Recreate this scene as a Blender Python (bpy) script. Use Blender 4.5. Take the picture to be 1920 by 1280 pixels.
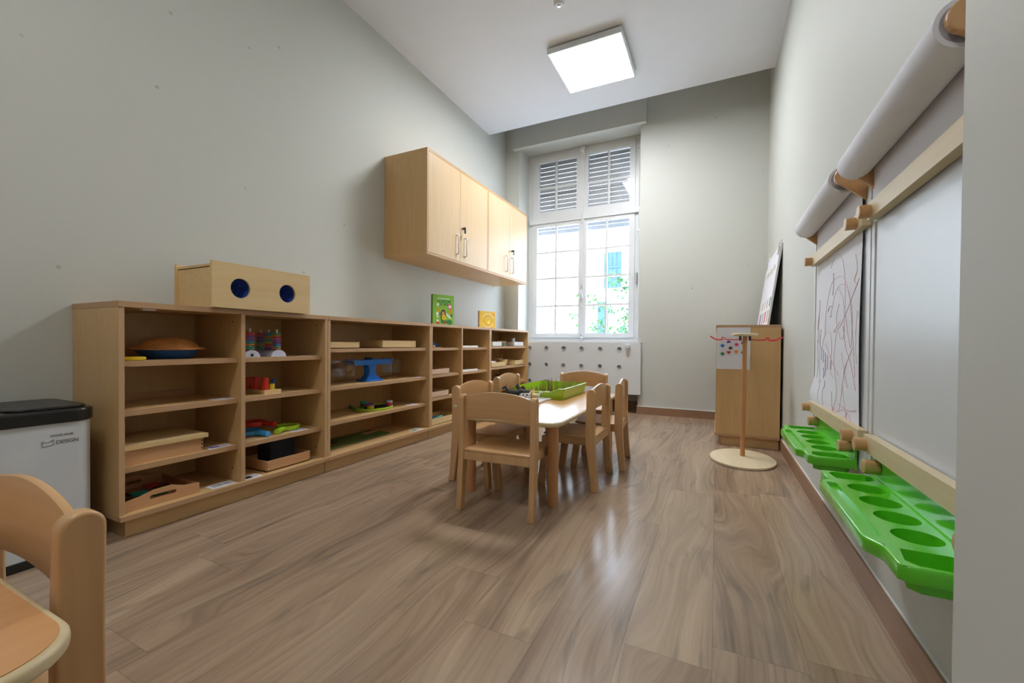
import bpy, bmesh, math, random
from mathutils import Vector, Matrix
random.seed(7)
C = bpy.context.scene.collection
PI = math.pi
for o in list(bpy.data.objects): bpy.data.objects.remove(o)

# ------------------------------------------------------------------ camera
cd = bpy.data.cameras.new('camera'); cam = bpy.data.objects.new('camera', cd); C.objects.link(cam)
bpy.context.scene.camera = cam
F, YAW, PITCH, ROLL, CY, CH = 790.30, .4513, .0124, .0081, 652.23, .87
cd.sensor_width = 36; cd.lens = F / 1920 * 36; cd.shift_y = (CY - 640) / 1920; cd.clip_start = .02; cd.clip_end = 200
ex = Vector((math.cos(YAW), math.sin(YAW), 0)); fh = Vector((-math.sin(YAW), math.cos(YAW), 0)); uz = Vector((0, 0, 1))
fw = fh * math.cos(PITCH) - uz * math.sin(PITCH); eu = uz * math.cos(PITCH) + fh * math.sin(PITCH)
cx = ex * math.cos(ROLL) + eu * math.sin(ROLL); cy = -ex * math.sin(ROLL) + eu * math.cos(ROLL)
m = Matrix.Identity(4)
for i in range(3): m[i][0] = cx[i]; m[i][1] = cy[i]; m[i][2] = -fw[i]
m.translation = Vector((0, 0, CH)); cam.matrix_world = m

# ------------------------------------------------------------------ world, sun, exposure
w = bpy.data.worlds.new('world'); bpy.context.scene.world = w; w.use_nodes = True
bg = w.node_tree.nodes['Background']; bg.inputs[0].default_value = (.62, .78, 1, 1); bg.inputs[1].default_value = 3.4
sd = bpy.data.lights.new('sun', 'SUN'); sd.energy = 2.5; sd.angle = .01; sd.color = (1, .96, .9)
sun = bpy.data.objects.new('sun', sd); C.objects.link(sun); sun.rotation_euler = (math.radians(42), 0, math.radians(-18))
LAMP = 15.5; LAMP_FILL = 7.0
vs = bpy.context.scene.view_settings
vs.view_transform = 'Standard'; vs.look = 'None'; vs.exposure = 1.75; vs.gamma = 1; vs.use_curve_mapping = False

# ------------------------------------------------------------------ materials
def newmat(name):
    mt = bpy.data.materials.new(name); mt.use_nodes = True
    return mt, mt.node_tree, mt.node_tree.nodes['Principled BSDF']
def plain(name, col, rough=.5, metal=0, coat=0, spec=.5, var=.04, scale=6, bump=0, emit=None, alpha=1, trans=0):
    mt, nt, b = newmat(name)
    tc = nt.nodes.new('ShaderNodeTexCoord'); n = nt.nodes.new('ShaderNodeTexNoise'); n.inputs['Scale'].default_value = scale
    n.inputs['Detail'].default_value = 4
    nt.links.new(tc.outputs['Object'], n.inputs['Vector'])
    cr = nt.nodes.new('ShaderNodeValToRGB')
    cr.color_ramp.elements[0].position = .3; cr.color_ramp.elements[1].position = .7
    cr.color_ramp.elements[0].color = tuple(c * (1 - var) for c in col) + (1,)
    cr.color_ramp.elements[1].color = tuple(min(1, c * (1 + var)) for c in col) + (1,)
    nt.links.new(n.outputs['Fac'], cr.inputs['Fac']); nt.links.new(cr.outputs['Color'], b.inputs['Base Color'])
    b.inputs['Roughness'].default_value = rough; b.inputs['Metallic'].default_value = metal
    b.inputs['Coat Weight'].default_value = coat; b.inputs['Specular IOR Level'].default_value = spec
    if trans: b.inputs['Transmission Weight'].default_value = trans
    if bump:
        bp = nt.nodes.new('ShaderNodeBump'); bp.inputs['Strength'].default_value = bump; bp.inputs['Distance'].default_value = .01
        nt.links.new(n.outputs['Fac'], bp.inputs['Height']); nt.links.new(bp.outputs[0], b.inputs['Normal'])
    if emit:
        b.inputs['Emission Color'].default_value = tuple(col) + (1,); b.inputs['Emission Strength'].default_value = emit
    return mt
def wood(name, a, b2, axis='Z', rough=.42, fine=70, coarse=5, coat=0, amt=1.0):
    """fine grain running along the given axis of the object"""
    mt, nt, b = newmat(name)
    tc = nt.nodes.new('ShaderNodeTexCoord')
    def noise(across, along, detail):
        mp = nt.nodes.new('ShaderNodeMapping'); s = [across] * 3; s['XYZ'.index(axis)] = along
        mp.inputs['Scale'].default_value = s; nt.links.new(tc.outputs['Object'], mp.inputs['Vector'])
        n = nt.nodes.new('ShaderNodeTexNoise'); n.inputs['Scale'].default_value = 1; n.inputs['Detail'].default_value = detail
        nt.links.new(mp.outputs[0], n.inputs['Vector']); return n
    n1 = noise(fine, 3, 3); n2 = noise(coarse, .8, 2)
    ad = nt.nodes.new('ShaderNodeMath'); ad.operation = 'MULTIPLY_ADD'; ad.inputs[1].default_value = .5
    h = nt.nodes.new('ShaderNodeMath'); h.operation = 'MULTIPLY'; h.inputs[1].default_value = .5
    nt.links.new(n2.outputs['Fac'], h.inputs[0]); nt.links.new(n1.outputs['Fac'], ad.inputs[0]); nt.links.new(h.outputs[0], ad.inputs[2])
    cr = nt.nodes.new('ShaderNodeValToRGB'); cr.color_ramp.elements[0].position = .5 - .17 / amt; cr.color_ramp.elements[1].position = .5 + .17 / amt
    cr.color_ramp.elements[0].color = tuple(a) + (1,); cr.color_ramp.elements[1].color = tuple(b2) + (1,)
    nt.links.new(ad.outputs[0], cr.inputs['Fac']); nt.links.new(cr.outputs['Color'], b.inputs['Base Color'])
    b.inputs['Roughness'].default_value = rough; b.inputs['Coat Weight'].default_value = coat
    return mt
def wallmat(name, col):
    mt, nt, b = newmat(name)
    tc = nt.nodes.new('ShaderNodeTexCoord')
    n = nt.nodes.new('ShaderNodeTexNoise'); n.inputs['Scale'].default_value = 1.2; n.inputs['Detail'].default_value = 3
    nt.links.new(tc.outputs['Object'], n.inputs['Vector'])
    cr = nt.nodes.new('ShaderNodeValToRGB'); cr.color_ramp.elements[0].position = .3; cr.color_ramp.elements[1].position = .7
    cr.color_ramp.elements[0].color = tuple(c * .985 for c in col) + (1,); cr.color_ramp.elements[1].color = tuple(col) + (1,)
    nt.links.new(n.outputs['Fac'], cr.inputs['Fac'])
    # scattered small scuffs
    v = nt.nodes.new('ShaderNodeTexVoronoi'); v.inputs['Scale'].default_value = 4.5; v.inputs['Randomness'].default_value = 1
    nt.links.new(tc.outputs['Object'], v.inputs['Vector'])
    lt = nt.nodes.new('ShaderNodeMapRange'); lt.inputs['From Min'].default_value = .055; lt.inputs['From Max'].default_value = .03
    nt.links.new(v.outputs['Distance'], lt.inputs['Value'])
    sep = nt.nodes.new('ShaderNodeSeparateColor'); nt.links.new(v.outputs['Color'], sep.inputs[0])
    gt = nt.nodes.new('ShaderNodeMapRange'); gt.inputs['From Min'].default_value = .2; gt.inputs['From Max'].default_value = 1
    gt.inputs['To Max'].default_value = .6
    nt.links.new(sep.outputs[0], gt.inputs['Value'])
    mu = nt.nodes.new('ShaderNodeMath'); mu.operation = 'MULTIPLY'; nt.links.new(lt.outputs[0], mu.inputs[0]); nt.links.new(gt.outputs[0], mu.inputs[1])
    mx = nt.nodes.new('ShaderNodeMix'); mx.data_type = 'RGBA'; mx.inputs[7].default_value = (.1, .1, .09, 1)
    nt.links.new(mu.outputs[0], mx.inputs[0]); nt.links.new(cr.outputs['Color'], mx.inputs[6]); nt.links.new(mx.outputs[2], b.inputs['Base Color'])
    b.inputs['Roughness'].default_value = .6; b.inputs['Specular IOR Level'].default_value = .35
    return mt
def floormat():
    mt, nt, b = newmat('oak_plank_floor'); N = nt.nodes; L = nt.links
    def math_(op, a=None, c=None, d=None):
        n = N.new('ShaderNodeMath'); n.operation = op
        for i, v in enumerate((a, c, d)):
            if v is None: continue
            if isinstance(v, (int, float)): n.inputs[i].default_value = v
            else: L.new(v, n.inputs[i])
        return n.outputs[0]
    tc = N.new('ShaderNodeTexCoord'); sx = N.new('ShaderNodeSeparateXYZ'); L.new(tc.outputs['Object'], sx.inputs[0])
    X, Y = sx.outputs[0], sx.outputs[1]
    px = math_('DIVIDE', X, .235); i = math_('FLOOR', px); fx = math_('SUBTRACT', px, i)
    wn = N.new('ShaderNodeTexWhiteNoise'); wn.noise_dimensions = '1D'; L.new(i, wn.inputs['W'])
    py = math_('ADD', math_('DIVIDE', Y, 1.45), math_('MULTIPLY', wn.outputs['Value'], 7.0)); j = math_('FLOOR', py); fy = math_('SUBTRACT', py, j)
    seed = math_('ADD', math_('MULTIPLY', i, 17.31), math_('MULTIPLY', j, 5.77))
    wn2 = N.new('ShaderNodeTexWhiteNoise'); wn2.noise_dimensions = '1D'; L.new(seed, wn2.inputs['W'])
    def nz(sxx, syy, detail=2, dist=0):
        cb = N.new('ShaderNodeCombineXYZ'); L.new(math_('MULTIPLY', X, sxx), cb.inputs[0]); L.new(math_('MULTIPLY', Y, syy), cb.inputs[1]); L.new(seed, cb.inputs[2])
        n = N.new('ShaderNodeTexNoise'); n.inputs['Scale'].default_value = 1; n.inputs['Detail'].default_value = detail; n.inputs['Distortion'].default_value = dist
        L.new(cb.outputs[0], n.inputs['Vector']); return n.outputs['Fac']
    warp = nz(1.5, .38, 2.0, .8)
    def streak(k, wk, sy, detail):
        cb = N.new('ShaderNodeCombineXYZ'); L.new(math_('ADD', math_('MULTIPLY', X, k), math_('MULTIPLY', warp, wk)), cb.inputs[0]); L.new(math_('MULTIPLY', Y, sy), cb.inputs[1]); L.new(seed, cb.inputs[2])
        n = N.new('ShaderNodeTexNoise'); n.inputs['Scale'].default_value = 1; n.inputs['Detail'].default_value = detail; L.new(cb.outputs[0], n.inputs['Vector']); return n.outputs['Fac']
    fine = streak(80, 45, 2.2, 3); mid = streak(17, 13, .7, 3); big = streak(5, 5, .45, 2); rings = fine
    f = math_('MULTIPLY', fine, .30); f = math_('ADD', f, math_('MULTIPLY', mid, .40)); f = math_('ADD', f, math_('MULTIPLY', big, .44))
    f = math_('ADD', f, math_('MULTIPLY', wn2.outputs['Value'], .07))
    cr = N.new('ShaderNodeValToRGB'); e = cr.color_ramp.elements
    e[0].position = .40; e[0].color = (.195, .132, .092, 1); e[1].position = .80; e[1].color = (.50, .372, .255, 1)
    e2 = cr.color_ramp.elements.new(.60); e2.color = (.365, .258, .178, 1)
    L.new(f, cr.inputs['Fac'])
    # grey knots and streaks
    kn = N.new('ShaderNodeMapRange'); kn.inputs['From Min'].default_value = .58; kn.inputs['From Max'].default_value = .74; kn.inputs['To Max'].default_value = .55
    L.new(nz(7, 1.3, 5, 2.2), kn.inputs['Value'])
    mk = N.new('ShaderNodeMix'); mk.data_type = 'RGBA'; mk.inputs[7].default_value = (.15, .125, .105, 1); L.new(kn.outputs[0], mk.inputs[0]); L.new(cr.outputs[0], mk.inputs[6])
    # seams
    ex_ = math_('LESS_THAN', math_('MINIMUM', fx, math_('SUBTRACT', 1, fx)), .006)
    ey_ = math_('LESS_THAN', math_('MINIMUM', fy, math_('SUBTRACT', 1, fy)), .0011)
    se = math_('MULTIPLY', math_('MAXIMUM', ex_, ey_), .28)
    ms = N.new('ShaderNodeMix'); ms.data_type = 'RGBA'; ms.inputs[7].default_value = (.09, .065, .05, 1); L.new(se, ms.inputs[0]); L.new(mk.outputs[2], ms.inputs[6])
    L.new(ms.outputs[2], b.inputs['Base Color'])
    rr = math_('MULTIPLY_ADD', fine, .12, .14); L.new(rr, b.inputs['Roughness'])
    bp = N.new('ShaderNodeBump'); bp.inputs['Strength'].default_value = .12; bp.inputs['Distance'].default_value = .002
    L.new(f, bp.inputs['Height']); L.new(bp.outputs[0], b.inputs['Normal'])
    b.inputs['Specular IOR Level'].default_value = .55
    return mt
def glassmat(name, tint=(1, 1, 1), gl=.06):
    mt = bpy.data.materials.new(name); mt.use_nodes = True; nt = mt.node_tree; nt.nodes.clear()
    o = nt.nodes.new('ShaderNodeOutputMaterial'); t = nt.nodes.new('ShaderNodeBsdfTransparent'); g = nt.nodes.new('ShaderNodeBsdfGlossy')
    g.inputs['Roughness'].default_value = .02; t.inputs[0].default_value = tuple(tint) + (1,)
    mx = nt.nodes.new('ShaderNodeMixShader'); mx.inputs[0].default_value = gl
    nt.links.new(t.outputs[0], mx.inputs[1]); nt.links.new(g.outputs[0], mx.inputs[2]); nt.links.new(mx.outputs[0], o.inputs[0]); return mt
M = {}
M['wall'] = wallmat('wall_paint', (.575, .585, .545))
M['ceil'] = plain('ceiling_paint', (.72, .73, .76), .8, var=.01)
M['white'] = plain('white_gloss_paint', (.69, .70, .71), .35, var=.015)
M['cover'] = plain('white_lacquer', (.70, .725, .74), .4, var=.01)
M['floor'] = floormat()
M['base'] = wood('baseboard_oak', (.27, .15, .085), (.36, .205, .12), 'Y', .45)
M['birch'] = wood('birch_melamine', (.60, .38, .165), (.69, .455, .215), 'Z', .38, 45, 4)
M['birchY'] = wood('birch_melamine_long', (.60, .38, .165), (.69, .455, .215), 'Y', .38, 45, 4)
M['door'] = wood('pale_beech_door', (.64, .455, .26), (.71, .525, .325), 'Z', .36, 45, 4)
M['tray_lit'] = wood('window_lit_beech_tray', (.62, .42, .28), (.70, .50, .35), 'Y', .5, 50, 5)  # tray beech made paler, window light put into the colour
M['edge'] = wood('edge_banding', (.47, .28, .14), (.55, .34, .185), 'Y', .45)
M['edgeZ'] = wood('edge_banding_upright', (.50, .31, .155), (.58, .37, .20), 'Z', .45)
M['beech'] = wood('varnished_beech', (.58, .335, .155), (.67, .415, .205), 'Z', .33, 60, 7, .15)
M['beechX'] = wood('varnished_beech_cross', (.57, .32, .14), (.66, .40, .19), 'X', .33, 60, 7, .15)
M['beechD'] = wood('orange_beech', (.52, .25, .10), (.60, .30, .13), 'Z', .35, 60, 6, .1)
M['top'] = wood('table_laminate', (.60, .285, .11), (.69, .37, .165), 'Y', .24, 55, 5, .2)
M['ply'] = wood('plywood_edge', (.60, .48, .27), (.70, .58, .37), 'Y', .42, 40, 4)
M['traywood'] = wood('tray_beech', (.52, .28, .13), (.62, .35, .17), 'Y', .45, 60, 6)
M['traypine'] = wood('pale_pine', (.66, .46, .215), (.75, .56, .29), 'Y', .5, 40, 6)
M['disk'] = wood('pale_birch_ply', (.66, .54, .34), (.76, .64, .44), 'Y', .5, 20, 3)
M['dark'] = plain('black_plastic', (.012, .012, .013), .3)
M['black'] = plain('black_mark', (.02, .02, .02), .6)
M['steel'] = plain('brushed_metal', (.55, .55, .56), .35, metal=.9)
M['chrome'] = plain('bright_handle_metal', (.80, .81, .84), .25, metal=.6)
M['binwhite'] = plain('bin_enamel', (.62, .64, .66), .45, metal=0)
M['green'] = plain('green_tray_plastic', (.11, .60, .02), .25, coat=.3, var=.02)
M['lime'] = plain('lime_plastic', (.38, .62, .02), .3, coat=.2, var=.02)
M['paper'] = plain('white_paper', (.78, .79, .86), .8, var=.02)
M['board'] = plain('whiteboard', (.66, .69, .72), .32, var=.01)
M['alu'] = plain('white_frame', (.70, .72, .73), .35)
M['hole'] = plain('grey_recess', (.36, .36, .37), .6)
M['hole2'] = plain('grey_print', (.07, .07, .075), .6)
M['slat'] = plain('grey_shutter', (.52, .53, .55), .6)
M['orangebrown'] = plain('ochre_print', (.42, .22, .03), .5)
M['brightyel'] = plain('bright_yellow_print', (.95, .80, .04), .4)
M['cream2'] = plain('cream_print', (.85, .78, .55), .5)
M['glass'] = glassmat('window_glass')
M['clear'] = glassmat('clear_plastic', (.86, .88, .92), .12)
M['bluefab'] = plain('blue_fabric', (.015, .05, .28), .85, var=.3, scale=30, bump=.4)
M['bluepl'] = plain('blue_plastic', (.01, .17, .62), .35)
M['sky'] = plain('light_blue_plastic', (.04, .33, .75), .35)
M['red'] = plain('red_plastic', (.62, .03, .02), .4)
M['redwire'] = plain('red_wire', (.68, .02, .025), .3)
M['yellow'] = plain('yellow_plastic', (.75, .55, .02), .4)
M['orange'] = plain('orange_plastic', (.8, .25, .03), .4)
M['teal'] = plain('teal_plastic', (.02, .42, .36), .4)
M['pink'] = plain('pink_plastic', (.75, .05, .25), .4)
M['purple'] = plain('purple_plastic', (.16, .04, .40), .4)
M['navy'] = plain('navy_enamel', (.012, .085, .34), .3)
M['navyfab'] = plain('navy_cloth', (.012, .015, .03), .8)
M['crust'] = plain('pie_crust', (.60, .25, .075), .3, var=.25, scale=25, bump=.3, coat=.3)
M['lav'] = plain('pale_lilac_plastic', (.62, .64, .82), .4)
M['bookgreen'] = plain('green_cover', (.22, .50, .05), .4)
M['bookyel'] = plain('yellow_cover', (.78, .50, .04), .4)
M['dkgreen'] = plain('dark_green_board', (.09, .16, .03), .6)
M['dkgreen2'] = plain('leaf_green_print', (.03, .20, .06), .6)
M['brown'] = plain('dark_brown', (.09, .04, .02), .6)
M['twig'] = plain('brown_bristle', (.24, .13, .05), .7, var=.4, scale=40)
M['greyfig'] = plain('dark_grey_figurine', (.06, .06, .07), .5, var=.5, scale=90)
M['whitefig'] = plain('white_figurine', (.75, .74, .72), .5)
M['lionfig'] = plain('yellow_figurine', (.80, .52, .16), .5, var=.1)
M['facade'] = plain('white_render', (.80, .79, .76), .9)
M['bluewood'] = plain('blue_paint', (.030, .075, .115), .7, var=.25, scale=4)
M['leaf'] = plain('leaf', (.05, .17, .03), .5, var=.4, scale=3)
M['leaf2'] = plain('leaf_bluish', (.035, .13, .05), .5, var=.4, scale=3)
M['bark'] = plain('bark', (.10, .07, .05), .9)
M['caulk'] = plain('white_sealant', (.78, .78, .75), .6)
M['cream'] = plain('cream_cap', (.72, .62, .42), .4)
lm = plain('diffuser', (.95, .975, 1), .5, emit=LAMP, var=0); M['lamp'] = lm
M['lamp_fill'] = plain('diffuser_fill', (1, .985, .96), .5, emit=LAMP_FILL, var=0)
for nm, c in dict(crayon_red=(.60, .17, .25), crayon_pink=(.70, .42, .49), crayon_violet=(.26, .20, .55), crayon_brown=(.58, .36, .22), crayon_ochre=(.68, .60, .42), crayon_grey=(.45, .43, .48)).items():
    M[nm] = plain(nm, c, .8, var=.2, scale=60)

# ------------------------------------------------------------------ mesh builder
class MB:
    def __init__(s): s.bm = bmesh.new(); s.mi = 0
    def _done(s, geom_f):
        for f in geom_f: f.material_index = s.mi
    def faces(s, vs, fs, smooth=False):
        v = [s.bm.verts.new(p) for p in vs]; out = []
        for f in fs:
            try: q = s.bm.faces.new([v[i] for i in f])
            except ValueError: continue
            q.material_index = s.mi; q.smooth = smooth; out.append(q)
        return v, out
    def box(s, x0, x1, y0, y1, z0, z1, bev=0):
        vs = [(x, y, z) for x in (x0, x1) for y in (y0, y1) for z in (z0, z1)]
        v, f = s.faces(vs, [(0, 1, 3, 2), (4, 6, 7, 5), (0, 4, 5, 1), (2, 3, 7, 6), (0, 2, 6, 4), (1, 5, 7, 3)])
        if bev: s.bevel(f, bev)
        return s
    def bevel(s, faces, w, seg=2, ang=.5):
        es = set(e for f in faces for e in f.edges if len(e.link_faces) == 2 and e.calc_face_angle(0) > ang)
        r = bmesh.ops.bevel(s.bm, geom=list(es), offset=w, segments=seg, profile=.5, affect='EDGES', clamp_overlap=True)
        for f in r['faces']: f.material_index = s.mi; f.smooth = True
    def prism(s, poly, axis, a, b, bev=0, seg=2, smooth=False, ang=.5):
        """poly: 2D points in the plane perpendicular to axis (X:(y,z) Y:(x,z) Z:(x,y))"""
        def P(p, t):
            return (t, p[0], p[1]) if axis == 'X' else (p[0], t, p[1]) if axis == 'Y' else (p[0], p[1], t)
        n = len(poly); vs = [P(p, a) for p in poly] + [P(p, b) for p in poly]
        fs = [tuple(range(n)), tuple(range(2 * n - 1, n - 1, -1))] + [(i, i + n, (i + 1) % n + n, (i + 1) % n) for i in range(n)]
        v, f = s.faces(vs, fs)
        if smooth:
            for q in f[2:]: q.smooth = True
        bmesh.ops.recalc_face_normals(s.bm, faces=f)
        if bev: s.bevel(f, bev, seg, ang)
        return s
    def cyl(s, p0, p1, r, n=24, r1=None, cap=True, smooth=True):
        return s.tube([p0, p1], [r, r if r1 is None else r1], n, cap, smooth)
    def tube(s, path, r, n=10, cap=True, smooth=True):
        P = [Vector(p) for p in path]; k = len(P); R = r if isinstance(r, (list, tuple)) else [r] * k
        rings = []; up = None
        for i in range(k):
            t = (P[min(i + 1, k - 1)] - P[max(i - 1, 0)])
            t = t.normalized() if t.length > 1e-9 else Vector((0, 0, 1))
            if up is None:
                up = Vector((0, 0, 1)) if abs(t.z) < .9 else Vector((1, 0, 0))
            a = t.cross(up).normalized(); b = a.cross(t).normalized(); up = b
            rings.append([s.bm.verts.new(P[i] + a * math.cos(2 * PI * j / n) * R[i] + b * math.sin(2 * PI * j / n) * R[i]) for j in range(n)])
        fs = []
        for i in range(k - 1):
            for j in range(n):
                f = s.bm.faces.new([rings[i][j], rings[i][(j + 1) % n], rings[i + 1][(j + 1) % n], rings[i + 1][j]]); f.smooth = smooth; f.material_index = s.mi; fs.append(f)
        if cap:
            for rg in (list(reversed(rings[0])), rings[-1]):
                f = s.bm.faces.new(rg); f.material_index = s.mi; fs.append(f)
        bmesh.ops.recalc_face_normals(s.bm, faces=fs)
        return s
    def lathe(s, prof, c=(0, 0, 0), n=32, sx=1, sy=1, wob=None, axis='Z'):
        """prof: (radius, height) list"""
        c = Vector(c); rings = []
        def pt(r, h, j):
            a = 2 * PI * j / n; rr = r * (1 + (wob(a) if wob else 0)); x, y = rr * math.cos(a) * sx, rr * math.sin(a) * sy
            return c + (Vector((x, y, h)) if axis == 'Z' else Vector((h, x, y)) if axis == 'X' else Vector((x, h, y)))
        for r, h in prof:
            rings.append([s.bm.verts.new(pt(r, h, 0))] if r < 1e-6 else [s.bm.verts.new(pt(r, h, j)) for j in range(n)])
        fs = []
        for A, B in zip(rings, rings[1:]):
            for j in range(n):
                q = ([A[0]] if len(A) == 1 else [A[j], A[(j + 1) % n]]) + ([B[0]] if len(B) == 1 else [B[(j + 1) % n], B[j]])
                if len(q) < 3: continue
                f = s.bm.faces.new(q); f.smooth = True; f.material_index = s.mi; fs.append(f)
        bmesh.ops.recalc_face_normals(s.bm, faces=fs)
        return s
    def ball(s, c, r, n=14, sx=1, sy=1, sz=1):
        k = 8
        return s.lathe([(r * math.sin(PI * i / k), -r * sz * math.cos(PI * i / k)) for i in range(k + 1)], c, n, sx, sy)
    def rrect(s, x0, x1, y0, y1, z0, z1, r, bev=0, seg=3):
        return s.prism(rr2(x0, x1, y0, y1, r), 'Z', z0, z1, bev, seg, ang=1.0)
    def cell(s, rect, inner, P, flip=False):
        """flat ring between rectangle (u0,u1,v0,v1) and inner loop [(u,v)..] (star shaped about its centre); P maps (u,v)->3D"""
        u0, u1, v0, v1 = rect; n = len(inner)
        cu = sum(p[0] for p in inner) / n; cv = sum(p[1] for p in inner) / n
        def border(a):
            dx, dy = math.cos(a), math.sin(a); t = 1e9
            if dx > 1e-9: t = min(t, (u1 - cu) / dx)
            if dx < -1e-9: t = min(t, (u0 - cu) / dx)
            if dy > 1e-9: t = min(t, (v1 - cv) / dy)
            if dy < -1e-9: t = min(t, (v0 - cv) / dy)
            return (cu + dx * t, cv + dy * t)
        A = [math.atan2(p[1] - cv, p[0] - cu) for p in inner]
        iv = [s.bm.verts.new(P(*p)) for p in inner]; ov = [s.bm.verts.new(P(*border(a))) for a in A]
        cor = [(math.atan2(v - cv, u - cu), (u, v)) for u in (u0, u1) for v in (v0, v1)]
        for i in range(n):
            j = (i + 1) % n; a0 = A[i]; da = (A[j] - a0) % (2 * PI)
            ins = sorted([((ca - a0) % (2 * PI), q) for ca, q in cor if 1e-6 < (ca - a0) % (2 * PI) < da - 1e-6])
            f = s.bm.faces.new([iv[i], ov[i]] + [s.bm.verts.new(P(*q)) for _, q in ins] + [ov[j], iv[j]])
            f.material_index = s.mi
            if flip: f.normal_flip()
        return iv
    def obj(s, name, mats, parent=None, weld=False, bevel_mod=0):
        if weld: bmesh.ops.remove_doubles(s.bm, verts=s.bm.verts, dist=1e-5)
        for e in s.bm.edges:
            if len(e.link_faces) == 2 and e.calc_face_angle(0) > .75: e.smooth = False
        me = bpy.data.meshes.new(name); s.bm.to_mesh(me); s.bm.free()
        for mt in (mats if isinstance(mats, (list, tuple)) else [mats]): me.materials.append(M[mt] if isinstance(mt, str) else mt)
        o = bpy.data.objects.new(name, me); C.objects.link(o)
        if parent is not None:
            top = parent; mw = Matrix.Identity(4); chain = []
            while top is not None: chain.append(top); top = top.parent
            for q in reversed(chain): mw = mw @ q.matrix_basis
            if not parent.get('_local'): me.transform(mw.inverted())
            o.parent = parent
            if parent.get('_local'): o['_local'] = 1
        return o
def rr2(x0, x1, y0, y1, r, k=6):
    out = []
    for cx_, cy_, a0 in ((x1 - r, y1 - r, 0), (x0 + r, y1 - r, PI / 2), (x0 + r, y0 + r, PI), (x1 - r, y0 + r, 1.5 * PI)):
        for i in range(k + 1):
            a = a0 + i * PI / 2 / k; out.append((cx_ + r * math.cos(a), cy_ + r * math.sin(a)))
    return out
def circ(cu, cv, r, n=32, ru=1): return [(cu + r * ru * math.cos(2 * PI * i / n), cv + r * math.sin(2 * PI * i / n)) for i in range(n)]
def tag(o, label=None, cat=None, group=None, kind=None):
    if label: o['label'] = label
    if cat: o['category'] = cat
    if group: o['group'] = group
    if kind: o['kind'] = kind
    return o
def thing(name, label, cat, loc=(0, 0, 0), rotz=0, group=None, local=False):
    """Empty at a thing's base; parts are given in world coordinates unless local"""
    o = bpy.data.objects.new(name, None); C.objects.link(o); o.location = loc; o.rotation_euler = (0, 0, rotz)
    o.matrix_basis = Matrix.Translation(loc) @ Matrix.Rotation(rotz, 4, 'Z')
    if local: o['_local'] = 1
    return tag(o, label, cat, group)
def struct(name, mb, mat, parent=None):
    o = mb.obj(name, mat, parent)
    if parent is None: o['kind'] = 'structure'
    return o
def sroot(name, loc=(0, 0, 0)):
    o = bpy.data.objects.new(name, None); C.objects.link(o); o.matrix_basis = Matrix.Translation(loc); o['kind'] = 'structure'; return o
def dup(root, loc, rotz=0, label=None, group=None):
    r = root.copy(); C.objects.link(r); r.location = loc; r.rotation_euler = (0, 0, rotz)
    if label: r['label'] = label
    if group: r['group'] = group
    for ch in list(root.children):
        c = ch.copy(); C.objects.link(c); c.parent = r
        for g in ch.children:
            d = g.copy(); C.objects.link(d); d.parent = c
    return r
def part_label(o, l): o['label'] = l; return o
def text(s, size, origin, right, up, mat, name, parent, extrude=.0004, align='LEFT', sx=1.0, bold=0):
    cu = bpy.data.curves.new(name, 'FONT'); cu.body = s; cu.size = size; cu.extrude = extrude; cu.align_x = align; cu.offset = bold
    t = bpy.data.objects.new(name, cu); C.objects.link(t)
    dg = bpy.context.evaluated_depsgraph_get(); me = bpy.data.meshes.new_from_object(t.evaluated_get(dg)); bpy.data.objects.remove(t)
    R_, U = Vector(right).normalized(), Vector(up).normalized(); Nn = R_.cross(U)
    mm = Matrix.Identity(4)
    for i in range(3): mm[i][0] = R_[i] * sx; mm[i][1] = U[i]; mm[i][2] = Nn[i]
    mm.translation = Vector(origin); me.transform(mm)
    pm = Matrix.Identity(4); chain = []; q = parent
    while q is not None: chain.append(q); q = q.parent
    for q in reversed(chain): pm = pm @ q.matrix_basis
    me.transform(pm.inverted()); me.name = name
    o = bpy.data.objects.new(name, me); C.objects.link(o); o.parent = parent; me.materials.clear(); me.materials.append(M[mat]); return o

# ------------------------------------------------------------------ the room
L, R, D, S, HC = -2.749, .495, 5.41, -2.302, 3.624
CE, HT = 4.925, 4.35            # end of the lower ceiling, height of the window bay
NX0, NX1, NY = -2.53, -.875, 5.78
struct('floor', MB().box(L - .1, R + 1.2, -2.6, 5.95, -.08, 0), 'floor')
struct('wall_left', MB().box(L - .12, L, -2.6, 6.0, 0, HT), 'wall')
struct('wall_right', MB().box(R, R + .12, .79, 6.0, 0, HT), 'wall')
struct('wall_entry', MB().box(.30, R + 1.2, -2.6, .79, 0, HC + .1), 'wall')
struct('wall_rear', MB().box(L, .30, -2.7, -2.6, 0, HC + .1), 'wall')
b = MB(); b.box(L, NX0, D, 6.0, 0, HT); b.box(NX1, R, D, 6.0, 0, HT); b.box(NX0, NX1, D, 6.0, 3.62, HT); b.box(NX0, NX1, NY + .02, 6.0, 0, .885)
struct('wall_back', b, 'wall')
struct('ceiling', MB().box(L, R + 1.2, -2.6, CE, HC, HT), 'ceil')
struct('trim_1', MB().box(L - .1, R + .1, CE - .02, 6.0, HT, HT + .08), 'ceil')
struct('trim_2', MB().box(-2.605, -.80, 5.335, D, 3.575, HT, .003), 'wall')      # shutter box over the window
struct('baseboard_right', MB().box(R - .014, R, .79, 5.39, 0, .094, .002), 'base')
struct('trim_3', MB().box(R - .006, R, .79, 5.39, .094, .096), 'caulk')
struct('baseboard_back', MB().box(-.885, R - .014, D - .015, D, 0, .092, .002), 'base')
struct('trim_4', MB().box(-.885, R - .014, D - .017, D, .092, .098), 'caulk')
struct('baseboard_niche', MB().box(NX0, NX1, NY + .004, NY + .02, 0, .10, .002), 'base')
struct('baseboard_left', MB().box(L, L + .014, -2.6, .88, 0, .094, .002), 'base')

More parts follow.
